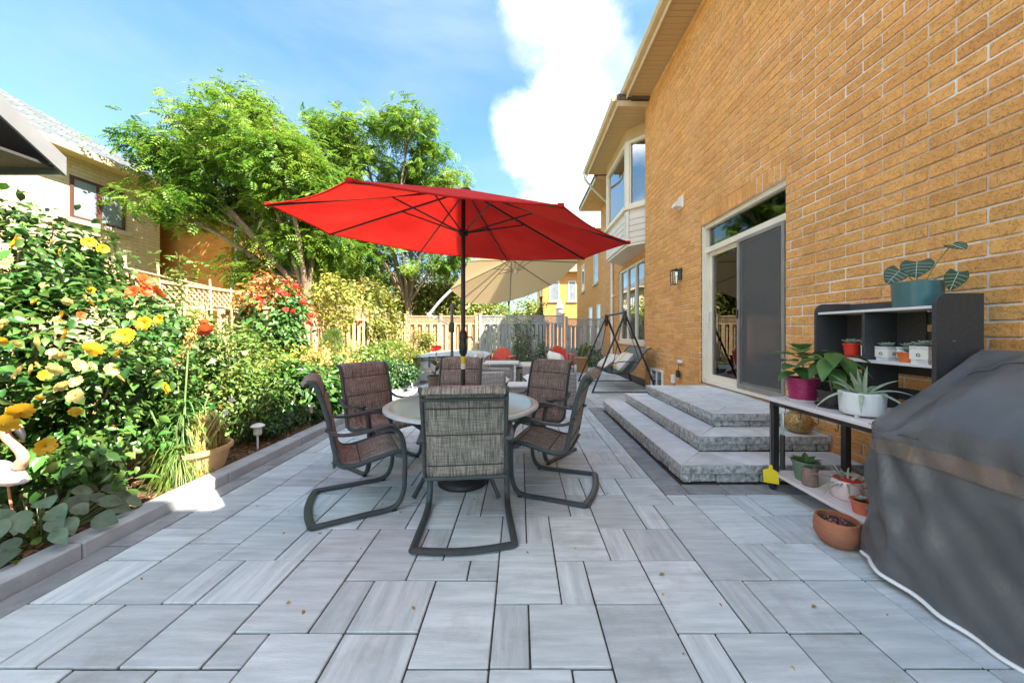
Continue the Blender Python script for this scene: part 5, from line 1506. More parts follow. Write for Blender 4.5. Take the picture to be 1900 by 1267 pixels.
# ============================================================ fences
m_woodtan = mat('sunlit tan wood', (.42, .29, .16), (.60, .45, .29), scale=5, stretch=(6, 6, .5), rough=.85, bump=.4, bscale=18, rand=.18, hue=.01, offset=True)  # tan tone carries the sunlight in the colour of the wood
m_woodgrey = mat('shaded weathered wood', (.28, .27, .27), (.46, .45, .45), scale=5, stretch=(6, 6, .5), rough=.88, bump=.4, bscale=18, rand=.18, offset=True, dirt=(2.5, .56, .72, (.15, .11, .08), .7))  # same weathered wood, with the house shade put into its grey
def fence(name, label, a, b, m, h=2.0, group=None, seglen=2.4):
    a, b = Vector(a), Vector(b); Ln = (b - a).length; ang = math.atan2(b.y - a.y, b.x - a.x)
    t = thing(name, label, 'fence', (a.x, a.y, 0), ang)
    bm_ = MB().cbox(-.066, .066, -.009, .009, 0, h - .36, .003).mesh('board', m)
    x = .12; k = 0
    while x < Ln - .05:
        link('board', bm_, t, (x, .03 if k % 2 else -.03, .04 + random.uniform(-.01, .01)), (0, random.uniform(-.006, .006), 0)); x += .155; k += 1
    pm = MB().cbox(-.048, .048, -.048, .048, -.06, h + .02, .005).mesh('post', m)
    cap = MB().cbox(-.065, .065, -.065, .065, h + .02, h + .05, .008).mesh('post_cap', m)
    x = 0.0
    xs = []
    while x < Ln + .01: xs.append(min(x, Ln)); x += seglen
    if Ln - xs[-1] > .5: xs.append(Ln)
    for x in xs:
        p_ = link('post', pm, t, (x, 0, 0)); link('post_cap', cap, p_)
    for x0, x1 in zip(xs[:-1], xs[1:]):
        for z, d_ in ((.25, .02), (h - .36, .024), (h - .05, .024)):
            MB().cbox(x0 + .05, x1 - .05, -d_, d_, z - .02, z + .025, .004).build('rail', m, t)
        mb = MB(); zb, zt = h - .335, h - .07; hh = zt - zb
        q = x0 + .05 - hh
        while q < x1 - .05:
            for s in (1, -1):
                p0, p1 = [q, zb], [q + hh, zt]
                if s < 0: p0, p1 = [q, zt], [q + hh, zb]
                c0 = max(0, (x0 + .05 - p0[0]) / hh); c1 = min(1, (x1 - .05 - p0[0]) / hh)
                if c1 - c0 > .05:
                    A = Vector((p0[0] + hh * c0, s * .005, p0[1] + (p1[1] - p0[1]) * c0)); B2 = Vector((p0[0] + hh * c1, s * .005, p0[1] + (p1[1] - p0[1]) * c1))
                    mb.bar(A, B2, .007, .026, (0, 0, 1))
            q += .085
        mb.build('lattice', m, t, kind='stuff')
    return t
fence('wooden_fence', 'sunlit tan board fence with lattice top behind the flower bed', (-4.72, 1.6), (-4.72, 13.9), m_woodtan)
fence('wooden_fence', 'weathered board fence in its shaded grey with lattice top closing the far end', (-1.62, 14.05), (1.75, 14.05), m_woodgrey, 1.98, seglen=3.37)
fence('wooden_fence', 'shorter grey fence panel between the far post and the house corner', (1.88, 14.08), (3.35, 14.08), m_woodgrey, 1.86, seglen=1.47)
fence('wooden_fence', 'tan fence panel at the far left corner behind the hot tub', (-4.62, 14.0), (-1.75, 14.0), m_woodtan, 1.96, seglen=1.43)

# ============================================================ neighbouring houses
m_beigebrick = brick_mat('cream brick', (.64, .51, .33), (.57, .45, .285), (.44, .34, .22), .3, .09, .3, noise=.15)
m_orangebrick = brick_mat('orange brick', (.68, .30, .075), (.58, .24, .055), (.52, .30, .14), .3, .09, .3, noise=.2)
m_brownframe = mat('brown window frame', (.10, .045, .03), rough=.5)
m_whiteframe = mat('white window frame', (.74, .73, .70), rough=.5)
m_stonesill = mat('stone sill', (.55, .47, .36), rough=.8)
def nhouse(name, label, x0, x1, y0, y1, ze, rise, mw, mr, ov=.45, wins=(), frame=m_whiteframe, mf=m_gutter):
    t = thing(name, label, 'house', ((x0 + x1) / 2, (y0 + y1) / 2, 0))
    cx, cy = (x0 + x1) / 2, (y0 + y1) / 2
    hx, hy = (x1 - x0) / 2, (y1 - y0) / 2
    MB().box(-hx, hx, -hy, hy, -.3, ze).build('wall', mw, t)
    rf = hip(MB(), -hx - ov, hx + ov, -hy - ov, hy + ov, ze + .14, rise, .10) if hy >= hx else None
    if rf is None:
        rf = hip(MB(), -hy - ov, hy + ov, -hx - ov, hx + ov, ze + .14, rise, .10); rf.v = [(y_, -x_, z_) for x_, y_, z_ in rf.v]
    r_ = rf.build('roof', mr, t)
    mb = MB(); f = ov + .02
    mb.box(-hx - f, -hx - ov, -hy - f, hy + f, ze - .02, ze + .13); mb.box(hx + ov, hx + f, -hy - f, hy + f, ze - .02, ze + .13)
    mb.box(-hx - ov, hx + ov, -hy - f, -hy - ov, ze - .02, ze + .13); mb.box(-hx - ov, hx + ov, hy + ov, hy + f, ze - .02, ze + .13); mb.build('fascia', mf, r_)
    MB().box(-hx - ov + .001, hx + ov - .001, -hy - ov + .001, hy + ov - .001, ze + .003, ze + .03).build('soffit', m_soffit, r_)
    for (face, a, b, z0, z1, nd) in wins:
        if face == 'x': Mx = Matrix(((0, -1, 0, x1 - cx), (1, 0, 0, -cy), (0, 0, 1, 0), (0, 0, 0, 1)))     # +X face, a,b in world Y
        elif face == '-x': Mx = Matrix(((0, 1, 0, x0 - cx), (1, 0, 0, -cy), (0, 0, 1, 0), (0, 0, 0, 1)))
        else: Mx = Matrix(((1, 0, 0, -cx), (0, 1, 0, y0 - cy), (0, 0, 1, 0), (0, 0, 0, 1)))              # -Y face, a,b in world X
        mb = MB(); w_ = .07
        mb.box(a, a + w_, -.03, .02, z0, z1, Mx); mb.box(b - w_, b, -.03, .02, z0, z1, Mx); mb.box(a + w_, b - w_, -.03, .02, z0, z0 + w_, Mx); mb.box(a + w_, b - w_, -.03, .02, z1 - w_, z1, Mx)
        for k in range(1, nd):
            c = a + (b - a) * k / nd; mb.box(c - .05, c + .05, -.03, .02, z0 + w_, z1 - w_, Mx)
        wf = mb.build('window', frame, t)
        for k in range(nd):
            c0 = a + (b - a) * k / nd + .06; c1 = a + (b - a) * (k + 1) / nd - .06
            MB().box(c0, c1, -.012, -.006, z0 + w_, z1 - w_, Mx).build('pane', m_panedark, wf)
        MB().box(a - .12, b + .12, -.09, .02, z0 - .11, z0 - .002, Mx).build('window_sill', m_stonesill, wf)
    return t
m_panedark = mat('window pane', (.16, .20, .24), (.26, .31, .36), scale=1.2, rough=.06, spec=1.0)  # blue-grey mottle puts reflected sky into the pane colour
nhouse('neighbour_house', 'cream brick house with grey roof beyond the left fence', -19, -11, -6, 10.6, 5.57, 3.0, m_beigebrick, m_shingle_grey, wins=[('x', 8.47, 9.65, 4.08, 5.13, 2), ('x', 4.5, 5.7, 4.08, 5.13, 2)], frame=m_brownframe)
nh2 = nhouse('neighbour_house', 'orange brick house with brown roof half hidden by the big trees', -19.5, -9.4, 11.3, 21, 5.3, 2.6, m_orangebrick, m_shingle, wins=[('x', 14.2, 15.4, 3.7, 4.8, 2), ('x', 17.5, 18.9, 3.7, 4.8, 2)])
MB().tube([(5.10, 11.4 - 16.15, 0), (5.10, 11.4 - 16.15, 5.2)], .045, 8).build('downspout', m_white, nh2)
nhouse('neighbour_house', 'orange brick house with white windows directly past the far corner', 4.1, 12, 17.2, 25, 6.3, 2.4, m_orangebrick, m_shingle, wins=[('-x', 18.2, 19.2, 3.9, 5.6, 1), ('-x', 22, 23, 3.9, 5.6, 1), ('-x', 17.6, 18.5, .9, 2.7, 1), ('-x', 19.6, 20.6, .5, 2.7, 1), ('y', 4.9, 5.9, 3.8, 5.4, 1)])
nhouse('neighbour_house', 'small looking orange house with yellow bay far beyond the fence', 2.0, 7.0, 31, 41, 6.6, 2.2, m_orangebrick, m_shingle, wins=[('y', 2.6, 3.5, 4.0, 5.8, 1), ('y', 4.3, 5.0, 4.0, 5.8, 1), ('-x', 33, 34.2, 4.0, 5.8, 1)])
nhouse('neighbour_house', 'distant cream house glimpsed through the trees', -12, -5, 34, 46, 5.6, 2.4, m_beigebrick, m_shingle_grey, wins=[('y', -10.5, -9.3, 3.8, 5.2, 2), ('y', -7.6, -6.4, 3.8, 5.2, 2), ('x', 36, 37.2, 3.8, 5.2, 2)])
# closed white umbrella beyond the fence
p = thing('closed_umbrella', 'closed white umbrella standing beyond the back fence', 'umbrella', (1.95, 17.2, 0))
MB().tube([(0, 0, 0), (0, 0, 2.95)], .025, 8).build('pole', m_post, p)
MB().lathe([(.0, 2.98), (.03, 2.9), (.22, 2.45), (.16, 2.42), (.17, 2.0), (.20, 1.55), (.05, 1.5)], 16, wob=lambda a, z: 1 + .15 * math.sin(a * 8)).build('folded_canopy', m_white, p, smooth=60)

# ---- shed roof corner at the upper left
m_shedmetal = mat('grey metal flashing', (.22, .24, .26), (.28, .30, .32), scale=3, rough=.35, metal=.4)
m_sheddark = mat('dark shed panel', (.035, .035, .04), (.05, .05, .055), scale=5, rough=.7)
sh = thing('garden_shed', 'dark shed whose grey-edged roof juts in at the upper left', 'shed', (-4.75, 1.5, 0))
def SH(mb, n_, m): mb.v = [(x + 4.75, y - 1.5, z) for x, y, z in mb.v]; return mb.build(n_, m, sh)
SH(MB().box(-5.6, -4.1, .55, 2.42, -.06, 2.58), 'body', m_sheddark)
ez, rz_, ym = 2.60, 3.5, 1.5
ov = (-5.75, -3.55)
SH(MB().add([(ov[0], 2.68, ez), (ov[1], 2.68, ez), (ov[1], ym, rz_), (ov[0], ym, rz_), (ov[0], 2.68, ez + .03), (ov[1], 2.68, ez + .03), (ov[1], ym, rz_ + .03), (ov[0], ym, rz_ + .03)], [(0, 1, 2, 3), (4, 7, 6, 5), (0, 4, 5, 1), (1, 5, 6, 2), (2, 6, 7, 3), (3, 7, 4, 0)]), 'roof_panel', m_sheddark)
SH(MB().add([(ov[0], .32, ez), (ov[1], .32, ez), (ov[1], ym - .004, rz_), (ov[0], ym - .004, rz_), (ov[0], .32, ez + .03), (ov[1], .32, ez + .03), (ov[1], ym - .004, rz_ + .03), (ov[0], ym - .004, rz_ + .03)], [(0, 1, 2, 3), (4, 7, 6, 5), (0, 4, 5, 1), (1, 5, 6, 2), (2, 6, 7, 3), (3, 7, 4, 0)]), 'roof_panel', m_sheddark)
for x in (ov[1] + .002, ov[0] - .022):
    for yy in (2.70, .30):
        y1_ = ym
        mb = MB().add([(x, yy, ez - .09), (x + .02, yy, ez - .09), (x + .02, yy, ez + .05), (x, yy, ez + .05), (x, y1_, rz_ - .09), (x + .02, y1_, rz_ - .09), (x + .02, y1_, rz_ + .05), (x, y1_, rz_ + .05)], [(0, 3, 2, 1), (4, 5, 6, 7), (0, 1, 5, 4), (1, 2, 6, 5), (2, 3, 7, 6), (3, 0, 4, 7)]); SH(mb, 'barge_board', m_shedmetal)
SH(MB().cbox(ov[0], ov[1], 2.682, 2.70, ez - .09, ez + .04, .004), 'fascia', m_shedmetal)
SH(MB().box(ov[0] + .02, ov[1] - .02, .34, 2.66, ez - .05, ez - .03), 'ceiling_board', m_sheddark)

# ============================================================ foliage
m_rose_leaf = mat('rose leaf', (.035, .105, .028), (.10, .20, .036), scale=6, rough=.34, rand=.40, hue=.035, island=True, translucent=.28)
m_light_leaf = mat('light green leaf', (.085, .17, .025), (.16, .24, .04), scale=6, rough=.5, rand=.4, hue=.03, island=True, translucent=.38)
m_yel_leaf = mat('yellow green leaf', (.20, .24, .03), (.32, .30, .05), scale=6, rough=.5, rand=.4, hue=.03, island=True, translucent=.38)
m_hedge_leaf = mat('hedge leaf', (.13, .18, .03), (.26, .26, .05), scale=3, rough=.5, rand=.45, hue=.03, island=True, translucent=.35)
m_locust_leaf = mat('locust leaflet', (.085, .20, .02), (.20, .31, .035), scale=.9, rough=.45, rand=.35, hue=.03, island=True, translucent=.42, lo=.4, hi=.6)
m_conifer = mat('conifer needle', (.02, .07, .02), (.04, .11, .03), scale=4, rough=.6, rand=.4, island=True)
m_redleaf = mat('rusty leaf', (.32, .09, .03), (.40, .20, .04), scale=6, rough=.5, rand=.4, hue=.03, island=True, translucent=.3)
m_bronze = mat('bronze canna leaf', (.07, .05, .035), (.12, .08, .05), scale=5, rough=.4)
m_drygrass = mat('dry grass', (.38, .30, .08), (.50, .42, .14), scale=6, rough=.7, rand=.3, island=True, translucent=.3)
m_bark = mat('tree bark', (.13, .09, .06), (.24, .18, .12), scale=6, stretch=(4, 4, .6), rough=.9, bump=1.2, bscale=12)
m_yrose = mat('yellow rose petal', (.68, .37, .008), (.74, .46, .02), scale=20, rough=.6, translucent=.3)
m_paleyrose = mat('pale yellow petal', (.74, .56, .15), (.76, .64, .28), scale=20, rough=.6, translucent=.3)
m_orose = mat('orange rose petal', (.62, .07, .015), (.70, .14, .03), scale=20, rough=.6, translucent=.25)
m_redflower = mat('red petal', (.70, .02, .02), (.75, .04, .02), scale=10, rough=.6, translucent=.25)
m_whitefl = mat('white pink petal', (.78, .70, .68), (.82, .78, .74), scale=10, rough=.6, translucent=.25)
m_panicle = mat('hydrangea floret', (.66, .36, .08), (.78, .58, .18), scale=8, rough=.7, rand=.3, hue=.03, island=True, translucent=.25)

def flower_mesh(name, m, rings=((4, .35, 1.35), (5, .55, 1.05), (6, .8, .68), (7, 1.0, .30))):
    mb = MB()
    for ri, (n, r, el) in enumerate(rings):
        for k in range(n):
            a = 2 * math.pi * (k + .5 * (ri % 2)) / n + random.uniform(-.12, .12)
            e = el + random.uniform(-.12, .12); L_ = r * random.uniform(.9, 1.1); w_ = 5.6 * r / n
            d = Vector((math.cos(a), math.sin(a), 0)); s = Vector((-d.y, d.x, 0))
            def f(u, v):
                wv = w_ * (.30 + .70 * math.sin(math.pi * min(1, .08 + v * .60))) * .5 * (1 - .25 * max(0, v - .7) / .3)
                el2 = e * (1 - .55 * v)
                return d * (.06 + L_ * math.cos(el2) * v) + s * ((u - .5) * 2 * wv) + Vector((0, 0, L_ * math.sin(e) * v * (1 - .25 * v) + .12 * wv * (2 * abs(u - .5)) ** 2))
            mb.grid(f, 3, 3)
    return mb.mesh(name, m, smooth=True, recalc=False)
fl_yel = flower_mesh('flower', m_yrose); fl_pale = flower_mesh('flower', m_paleyrose); fl_or = flower_mesh('flower', m_orose); fl_red = flower_mesh('flower', m_redflower, ((5, .9, .9), (6, 1.0, .45)))
fl_white = flower_mesh('flower', m_whitefl, ((9, 1.0, .15),))

def clump_pts(c, r, n, clumps, sig, shell=.62):
    cc = rng.normal(size=(clumps, 3)); cc /= np.linalg.norm(cc, axis=1, keepdims=True)
    cc *= (shell + (1 - shell) * rng.random((clumps, 1))) ** .8
    ctr = cc * np.array(r)
    idx = rng.integers(0, clumps, n)
    p_ = ctr[idx] + rng.normal(size=(n, 3)) * sig
    out = p_ / np.array(r)
    return p_ + np.array(c), out / (np.linalg.norm(out, axis=1, keepdims=True) + 1e-6)

def bush(name, label, cat, base, blobs, n, tpl, size, m, sig=.09, up=.5, stems=6, part='foliage', group=None, stem_m=None, dens_floor=.03, flowers=(), fscale=.04, droop=None, clumps=60):
    """blobs: list of (centre, radii, weight) relative to base; leaves hang on clumps through the volume"""
    t = thing(name, label, cat, base, 0, group)
    W_ = sum(b[2] for b in blobs); P_, O_ = [], []
    for c, r, w_ in blobs:
        k = int(n * w_ / W_)
        p_, o_ = clump_pts(c, r, k, max(6, int(clumps * w_ / W_)), sig)
        P_.append(p_); O_.append(o_)
    P_ = np.concatenate(P_); O_ = np.concatenate(O_)
    P_[:, 2] = np.maximum(P_[:, 2], dens_floor + .05 * rng.random(len(P_)))
    nr = O_ * .55 + np.array([0, 0, up]) + rng.normal(size=P_.shape) * .45
    tip = O_ * .8 + rng.normal(size=P_.shape) * .6 + np.array([0, 0, -.35 if droop is None else droop])
    s = size * (.4 + 1.1 * rng.random(len(P_)))
    o = link(part, scatter_mesh(part, m, tpl[0], tpl[1], P_, frames(nr, tip=tip), s), t); o['kind'] = 'stuff'
    for k in range(stems):
        c, r, w_ = blobs[k % len(blobs)]
        a = random.uniform(0, 6.28); rr = random.uniform(.2, .8)
        end = Vector(c) + Vector((math.cos(a) * r[0] * rr, math.sin(a) * r[1] * rr, r[2] * random.uniform(.2, .9)))
        st = Vector((c[0] * .5 + random.uniform(-.08, .08), c[1] * .5 + random.uniform(-.08, .08), -.02))
        mid = st.lerp(end, .5) + Vector((random.uniform(-.1, .1), random.uniform(-.1, .1), .08))
        L_ = (end - st).length
        MB().tube(smoothpath([st, mid, end], 4), [.012 * (1 - .08 * i) for i in range(9)], 6).build('stem', stem_m or m_woodstem, t, smooth=True)
    for (me, pos, sc, nrm) in flowers:
        q = Vector(nrm).to_track_quat('Z', 'Y').to_euler()
        f_ = link('flower', me, t, Vector(pos) - Vector(base), (q.x + random.uniform(-.3, .3), q.y + random.uniform(-.3, .3), random.uniform(0, 6)), sc * .8)
    return t

# ---- yellow rose at the left
CAMV = Vector((0, 0, CAMH))
def FL(me, x, y, Y, sc, up=.5):
    p_ = P(x, y, Y * .885); n_ = (CAMV - p_).normalized() + Vector((.35, 0, up))
    return (me, p_, sc, n_)
fy = [FL(fl_yel, 38, 765, 1.98, .058), FL(fl_yel, 5, 788, 1.93, .062), FL(fl_yel, 170, 648, 2.3, .055), FL(fl_yel, 232, 624, 2.45, .062), FL(fl_yel, 268, 600, 2.6, .055), FL(fl_yel, 124, 620, 2.4, .05), FL(fl_yel, 222, 655, 2.35, .04),
      FL(fl_pale, 62, 636, 2.3, .055), FL(fl_pale, 38, 690, 2.15, .048), FL(fl_pale, 98, 686, 2.2, .048), FL(fl_pale, 145, 678, 2.25, .045), FL(fl_pale, 142, 708, 2.25, .04), FL(fl_pale, 118, 718, 2.2, .045), FL(fl_pale, 140, 735, 2.2, .045), FL(fl_yel, 140, 765, 2.2, .034),
      FL(fl_pale, 245, 585, 2.7, .035), FL(fl_pale, 210, 688, 2.5, .035), FL(fl_yel, 32, 452, 2.7, .06), FL(fl_yel, 165, 450, 3.1, .05), FL(fl_yel, 190, 462, 3.1, .045), FL(fl_yel, 115, 470, 3.0, .045), FL(fl_yel, 85, 828, 2.05, .05), FL(fl_yel, 305, 720, 2.75, .05), FL(fl_pale, 318, 670, 2.8, .04), FL(fl_yel, 65, 560, 2.5, .03), FL(fl_or, 150, 585, 2.5, .03)]
for k in range(34):
    xq, yq = random.uniform(0, 300), random.uniform(450, 800)
    if xq > 180 and yq < 520: continue
    fy.append(FL(random.choice((fl_yel, fl_pale, fl_pale)), xq, yq, 2.15 + .0022 * xq + (.35 if yq < 560 else 0), random.uniform(.022, .042)))
bush('yellow_rose', 'tall yellow rose bush full of blooms at the left edge', 'rose bush', (-3.35, 2.5, .05),
     [((-.05, -.05, 1.0), (.58, .75, .62), 5), ((-.35, .1, 1.75), (.45, .6, .42), 2.0), ((.15, .1, .62), (.42, .6, .45), 3), ((-.25, -.7, .9), (.45, .4, .55), 2), ((-.75, .3, 1.9), (.3, .4, .4), .8)], 13500, LEAF, .070, m_rose_leaf, sig=.085, stems=16, flowers=fy, clumps=170)
# ---- orange rose
fo = [FL(fl_or, 268, 522, 3.1, .075), FL(fl_or, 247, 542, 3.05, .065), FL(fl_or, 290, 543, 3.05, .065), FL(fl_or, 268, 540, 3.08, .06), FL(fl_or, 383, 614, 3.3, .075), FL(fl_or, 380, 598, 3.35, .035), FL(fl_pale, 352, 585, 3.4, .035)]
bush('orange_rose', 'orange rose bush with clustered blooms behind the yellow rose', 'rose bush', (-3.62, 3.5, .05),
     [((0, 0, .85), (.48, .55, .55), 4), ((.05, -.05, 1.35), (.34, .38, .26), 1.3), ((.25, .2, .5), (.4, .5, .4), 2)], 6500, LEAF, .062, m_rose_leaf, sig=.08, stems=10, flowers=fo, clumps=110)
def shoot(x, y0, y1, Y, label):
    b, t_ = P(x, y0, Y), P(x + 4, y1, Y)
    bush('rose_shoot', label, 'shoot', (b.x, b.y, b.z - .02), [((.0, 0, (t_.z - b.z) * .5), (.10, .10, (t_.z - b.z) * .5), 1)], 170, LEAF, .075, m_light_leaf, sig=.03, stems=0, clumps=14, dens_floor=-.2)
    return
# tall shoots growing out of the roses are stems of those bushes: built as their own cane
cane = thing('climbing_cane', 'tall leafy rose cane rising in front of the orange house', 'cane', (-4.05, 4.1, .05))
MB().tube(smoothpath([(0, 0, 0), (.03, 0, .9), (.0, .05, 1.6), (.03, 0, 2.15)], 5), [.009 - .0004 * k for k in range(16)], 6).build('stem', m_greenstem, cane, smooth=True)
n = 230; tt = rng.random(n); ps = np.stack([rng.normal(size=n) * .10, rng.normal(size=n) * .10, 1.0 + 1.15 * tt], 1)
o = link('foliage', scatter_mesh('foliage', m_light_leaf, *LEAF, ps, frames(rng.normal(size=(n, 3)) * .5 + [0, 0, 1]), .06 + .03 * rng.random(n)), cane); o['kind'] = 'stuff'

# ---- airy cosmos and light perennials beside the roses
fw = [FL(fl_white, 420, 600, 3.9, .028), FL(fl_white, 395, 670, 3.7, .026), FL(fl_white, 412, 718, 3.6, .026), FL(fl_white, 430, 742, 3.6, .026), FL(fl_white, 418, 766, 3.5, .026), FL(fl_pale, 392, 718, 3.6, .022), FL(fl_pale, 382, 733, 3.6, .022), FL(fl_or, 410, 755, 3.6, .02), FL(fl_pale, 455, 655, 4.1, .03)]
bush('cosmos_clump', 'airy light green cosmos with small pale flowers beside the roses', 'flowers', (-3.3, 4.05, .05),
     [((0, 0, .75), (.42, .55, .55), 4), ((-.35, .2, 1.0), (.4, .45, .30), 1.6), ((.28, -.2, .45), (.28, .4, .35), 1.5)], 4600, LEAF, .046, m_light_leaf, sig=.08, stems=12, stem_m=m_greenstem, flowers=fw, clumps=120)
bush('peony_clump', 'dark peony leaves in a low mound beside the white garden light', 'plant', (-3.1, 4.75, .05),
     [((0, 0, .45), (.38, .5, .32), 1)], 1500, NARROW, .15, m_rose_leaf, sig=.07, stems=6, stem_m=m_greenstem, clumps=40)
bush('spreading_shrub', 'low dark spreading shrub along the kerb past the garden light', 'shrub', (-2.92, 4.55, .05),
     [((0, 0, .16), (.22, .7, .2), 1), ((-.05, -.5, .14), (.2, .3, .16), .6)], 3400, NARROW, .045, m_leafdark, sig=.05, stems=5, clumps=70)
bush('goldenrod_clump', 'golden yellow leafy clump in the middle of the bed', 'plant', (-3.65, 5.4, .05), [((0, 0, .55), (.5, .7, .4), 1)], 3200, LEAF, .055, m_yel_leaf, sig=.09, stems=8, stem_m=m_greenstem, clumps=70)
# ---- hydrangea with panicles
hy = bush('hydrangea', 'hydrangea with orange tinted flower heads behind the left chair', 'hydrangea', (-3.0, 5.35, .05), [((0, 0, .42), (.42, .6, .36), 1)], 2800, LEAF, .085, m_leafmid, sig=.08, stems=8, clumps=50)
for (dx, dy, dz) in [(0, 0, .92), (.18, -.3, .80), (-.15, -.35, .78), (.28, .1, .72), (-.25, .15, .90), (.1, .35, .86), (.33, -.15, .6), (.05, -.5, .62), (.3, .4, .68)]:
    n = 130; ps = np.stack([rng.normal(size=n) * .055, rng.normal(size=n) * .055, rng.normal(size=n) * .06], 1)
    o = link('flower_head', scatter_mesh('flower_head', m_panicle, *ROUND, ps, frames(ps + rng.normal(size=(n, 3)) * .03), .022 + .014 * rng.random(n)), hy, (dx, dy, dz)); o['kind'] = 'stuff'
# ---- vine on the fence with red trumpets
fr_ = [FL(fl_red, x, y, 6.0 + random.uniform(-.3, .3), .05) for x, y in ((535, 525), (548, 530), (556, 545), (528, 545), (515, 540), (562, 560), (578, 585), (582, 598), (572, 600), (545, 578), (530, 575), (538, 548), (480, 555), (487, 560), (668, 600))]
bush('trumpet_vine', 'trumpet vine with red orange flowers climbing the tan fence', 'vine', (-4.3, 6.1, .05), [((.1, 0, 1.25), (.3, .5, .5), 3), ((-.05, .1, 1.7), (.25, .6, .28), 1.3), ((.1, -.1, .6), (.25, .5, .5), 1)], 2700, LEAF, .11, m_leafmid, sig=.09, stems=8, flowers=fr_, clumps=70)
bush('rusty_vine', 'rust coloured creeper leaves along the fence top', 'vine', (-4.45, 6.3, .05), [((.05, 0, 1.95), (.22, .6, .26), 2), ((.1, -.5, 1.75), (.18, .35, .2), .7), ((.12, .5, 1.6), (.2, .4, .3), .8)], 1600, LEAF, .07, m_redleaf, sig=.08, stems=5, clumps=50)
bush('lime_creeper', 'lime yellow creeper hanging over the fence', 'vine', (-4.5, 8.3, .05), [((.0, 0, 2.1), (.3, .55, .45), 2), ((.15, .1, 1.55), (.18, .4, .4), .8)], 1700, LEAF, .08, m_yel_leaf, sig=.09, stems=6, clumps=50)
# ---- fennel
fe = thing('fennel', 'feathery bright green fennel in the bed', 'plant', (-3.55, 6.6, .05))
n = 5200; hz = rng.random(n); aa = rng.random(n) * 6.283; rad = (.05 + .30 * np.sin(np.pi * np.minimum(1, hz * .9 + .1))) * np.sqrt(rng.random(n))
ps = np.stack([np.cos(aa) * rad, np.sin(aa) * rad, .2 + 1.05 * hz], 1)
o = link('foliage', scatter_mesh('foliage', m_light_leaf, [(0, 0, 0), (-.03, .5, .02), (.03, .5, .02), (0, 1, 0)], [(0, 2, 1), (1, 2, 3)], ps, frames(rng.normal(size=(n, 3)), tip=np.stack([np.cos(aa), np.sin(aa), np.full(n, 1.0)], 1) + rng.normal(size=(n, 3)) * .5), .08 + .05 * rng.random(n)), fe); o['kind'] = 'stuff'
for k in range(5): MB().tube([(0, 0, -.02), (.1 * math.cos(k * 1.3), .1 * math.sin(k * 1.3), 1.0)], .008, 5).build('stem', m_greenstem, fe)
# ---- more perennials down the bed
for i, (x, y, r, h, m_, lab, s_) in enumerate([
    (-3.35, 7.6, .5, .9, m_light_leaf, 'leafy green perennials in the bed past the hydrangea', .07),
    (-2.95, 8.7, .4, .8, m_hedge_leaf, 'yellow tinged perennials near the hot tub', .06),
    (-4.1, 7.2, .35, .85, m_hedge_leaf, 'tall yellow green stems against the tan fence', .06),
    (-3.7, 9.6, .6, 1.0, m_light_leaf, 'bushy green plants beyond the lime creeper', .07),
    (-3.5, 11.6, .8, 1.3, m_hedge_leaf, 'overgrown yellow green plants at the far end of the bed', .07),
    (-2.95, 6.35, .28, .55, m_yel_leaf, 'yellow leaved clump beside the hydrangea', .05)]):
    ff = [(random.choice((fl_pale, fl_white, fl_or)), Vector((x + random.uniform(-r, r) * .8, y - random.uniform(0, r), h * random.uniform(.7, 1.05) + .05)), random.uniform(.025, .04), (.4, -.8, .6)) for _ in range(7)]
    bush('perennial_clump', lab, 'plant', (x, y, .05), [((0, 0, h * .5), (r, r * 1.2, h * .48), 1)], int(3600 * r / .5), LEAF, s_, m_, sig=.09, stems=6, stem_m=m_greenstem, flowers=ff, clumps=60)
bush('dark_perennial', 'dark green leafy mound at the bed edge behind the brown chair', 'plant', (-2.72, 7.55, .05), [((0, 0, .32), (.42, .5, .3), 1)], 2600, LEAF, .065, m_leafdark, sig=.07, stems=5, clumps=50)
# ---- canna in a pot
cn = thing('potted_canna', 'bronze leaved canna with a red flower in a pot by the hot tub', 'potted plant', (-1.93, 7.9, 0))
pot('pot', cn, mat('dark clay pot', (.10, .06, .045), rough=.6), .14, .19, .30)
MB().tube([(0, 0, .24), (.02, 0, .85)], .012, 6).build('stem', m_bronze, cn, smooth=True)
for a, z, L_, e in [(200, .35, .38, .25), (320, .40, .36, .22), (80, .45, .34, .2), (260, .52, .30, .22), (20, .55, .3, .2), (150, .3, .36, .18)]:
    d = Vector((math.cos(R(a)), math.sin(R(a)), 0)); b = Vector((.01, 0, z)) + d * .02
    bigleaf(cn, b, b + d * L_ * .7 + Vector((0, 0, e)), .15, m_bronze, droop=.3)
link('flower', fl_red, cn, (.02, 0, .88), (.5, 0, 0), .12)

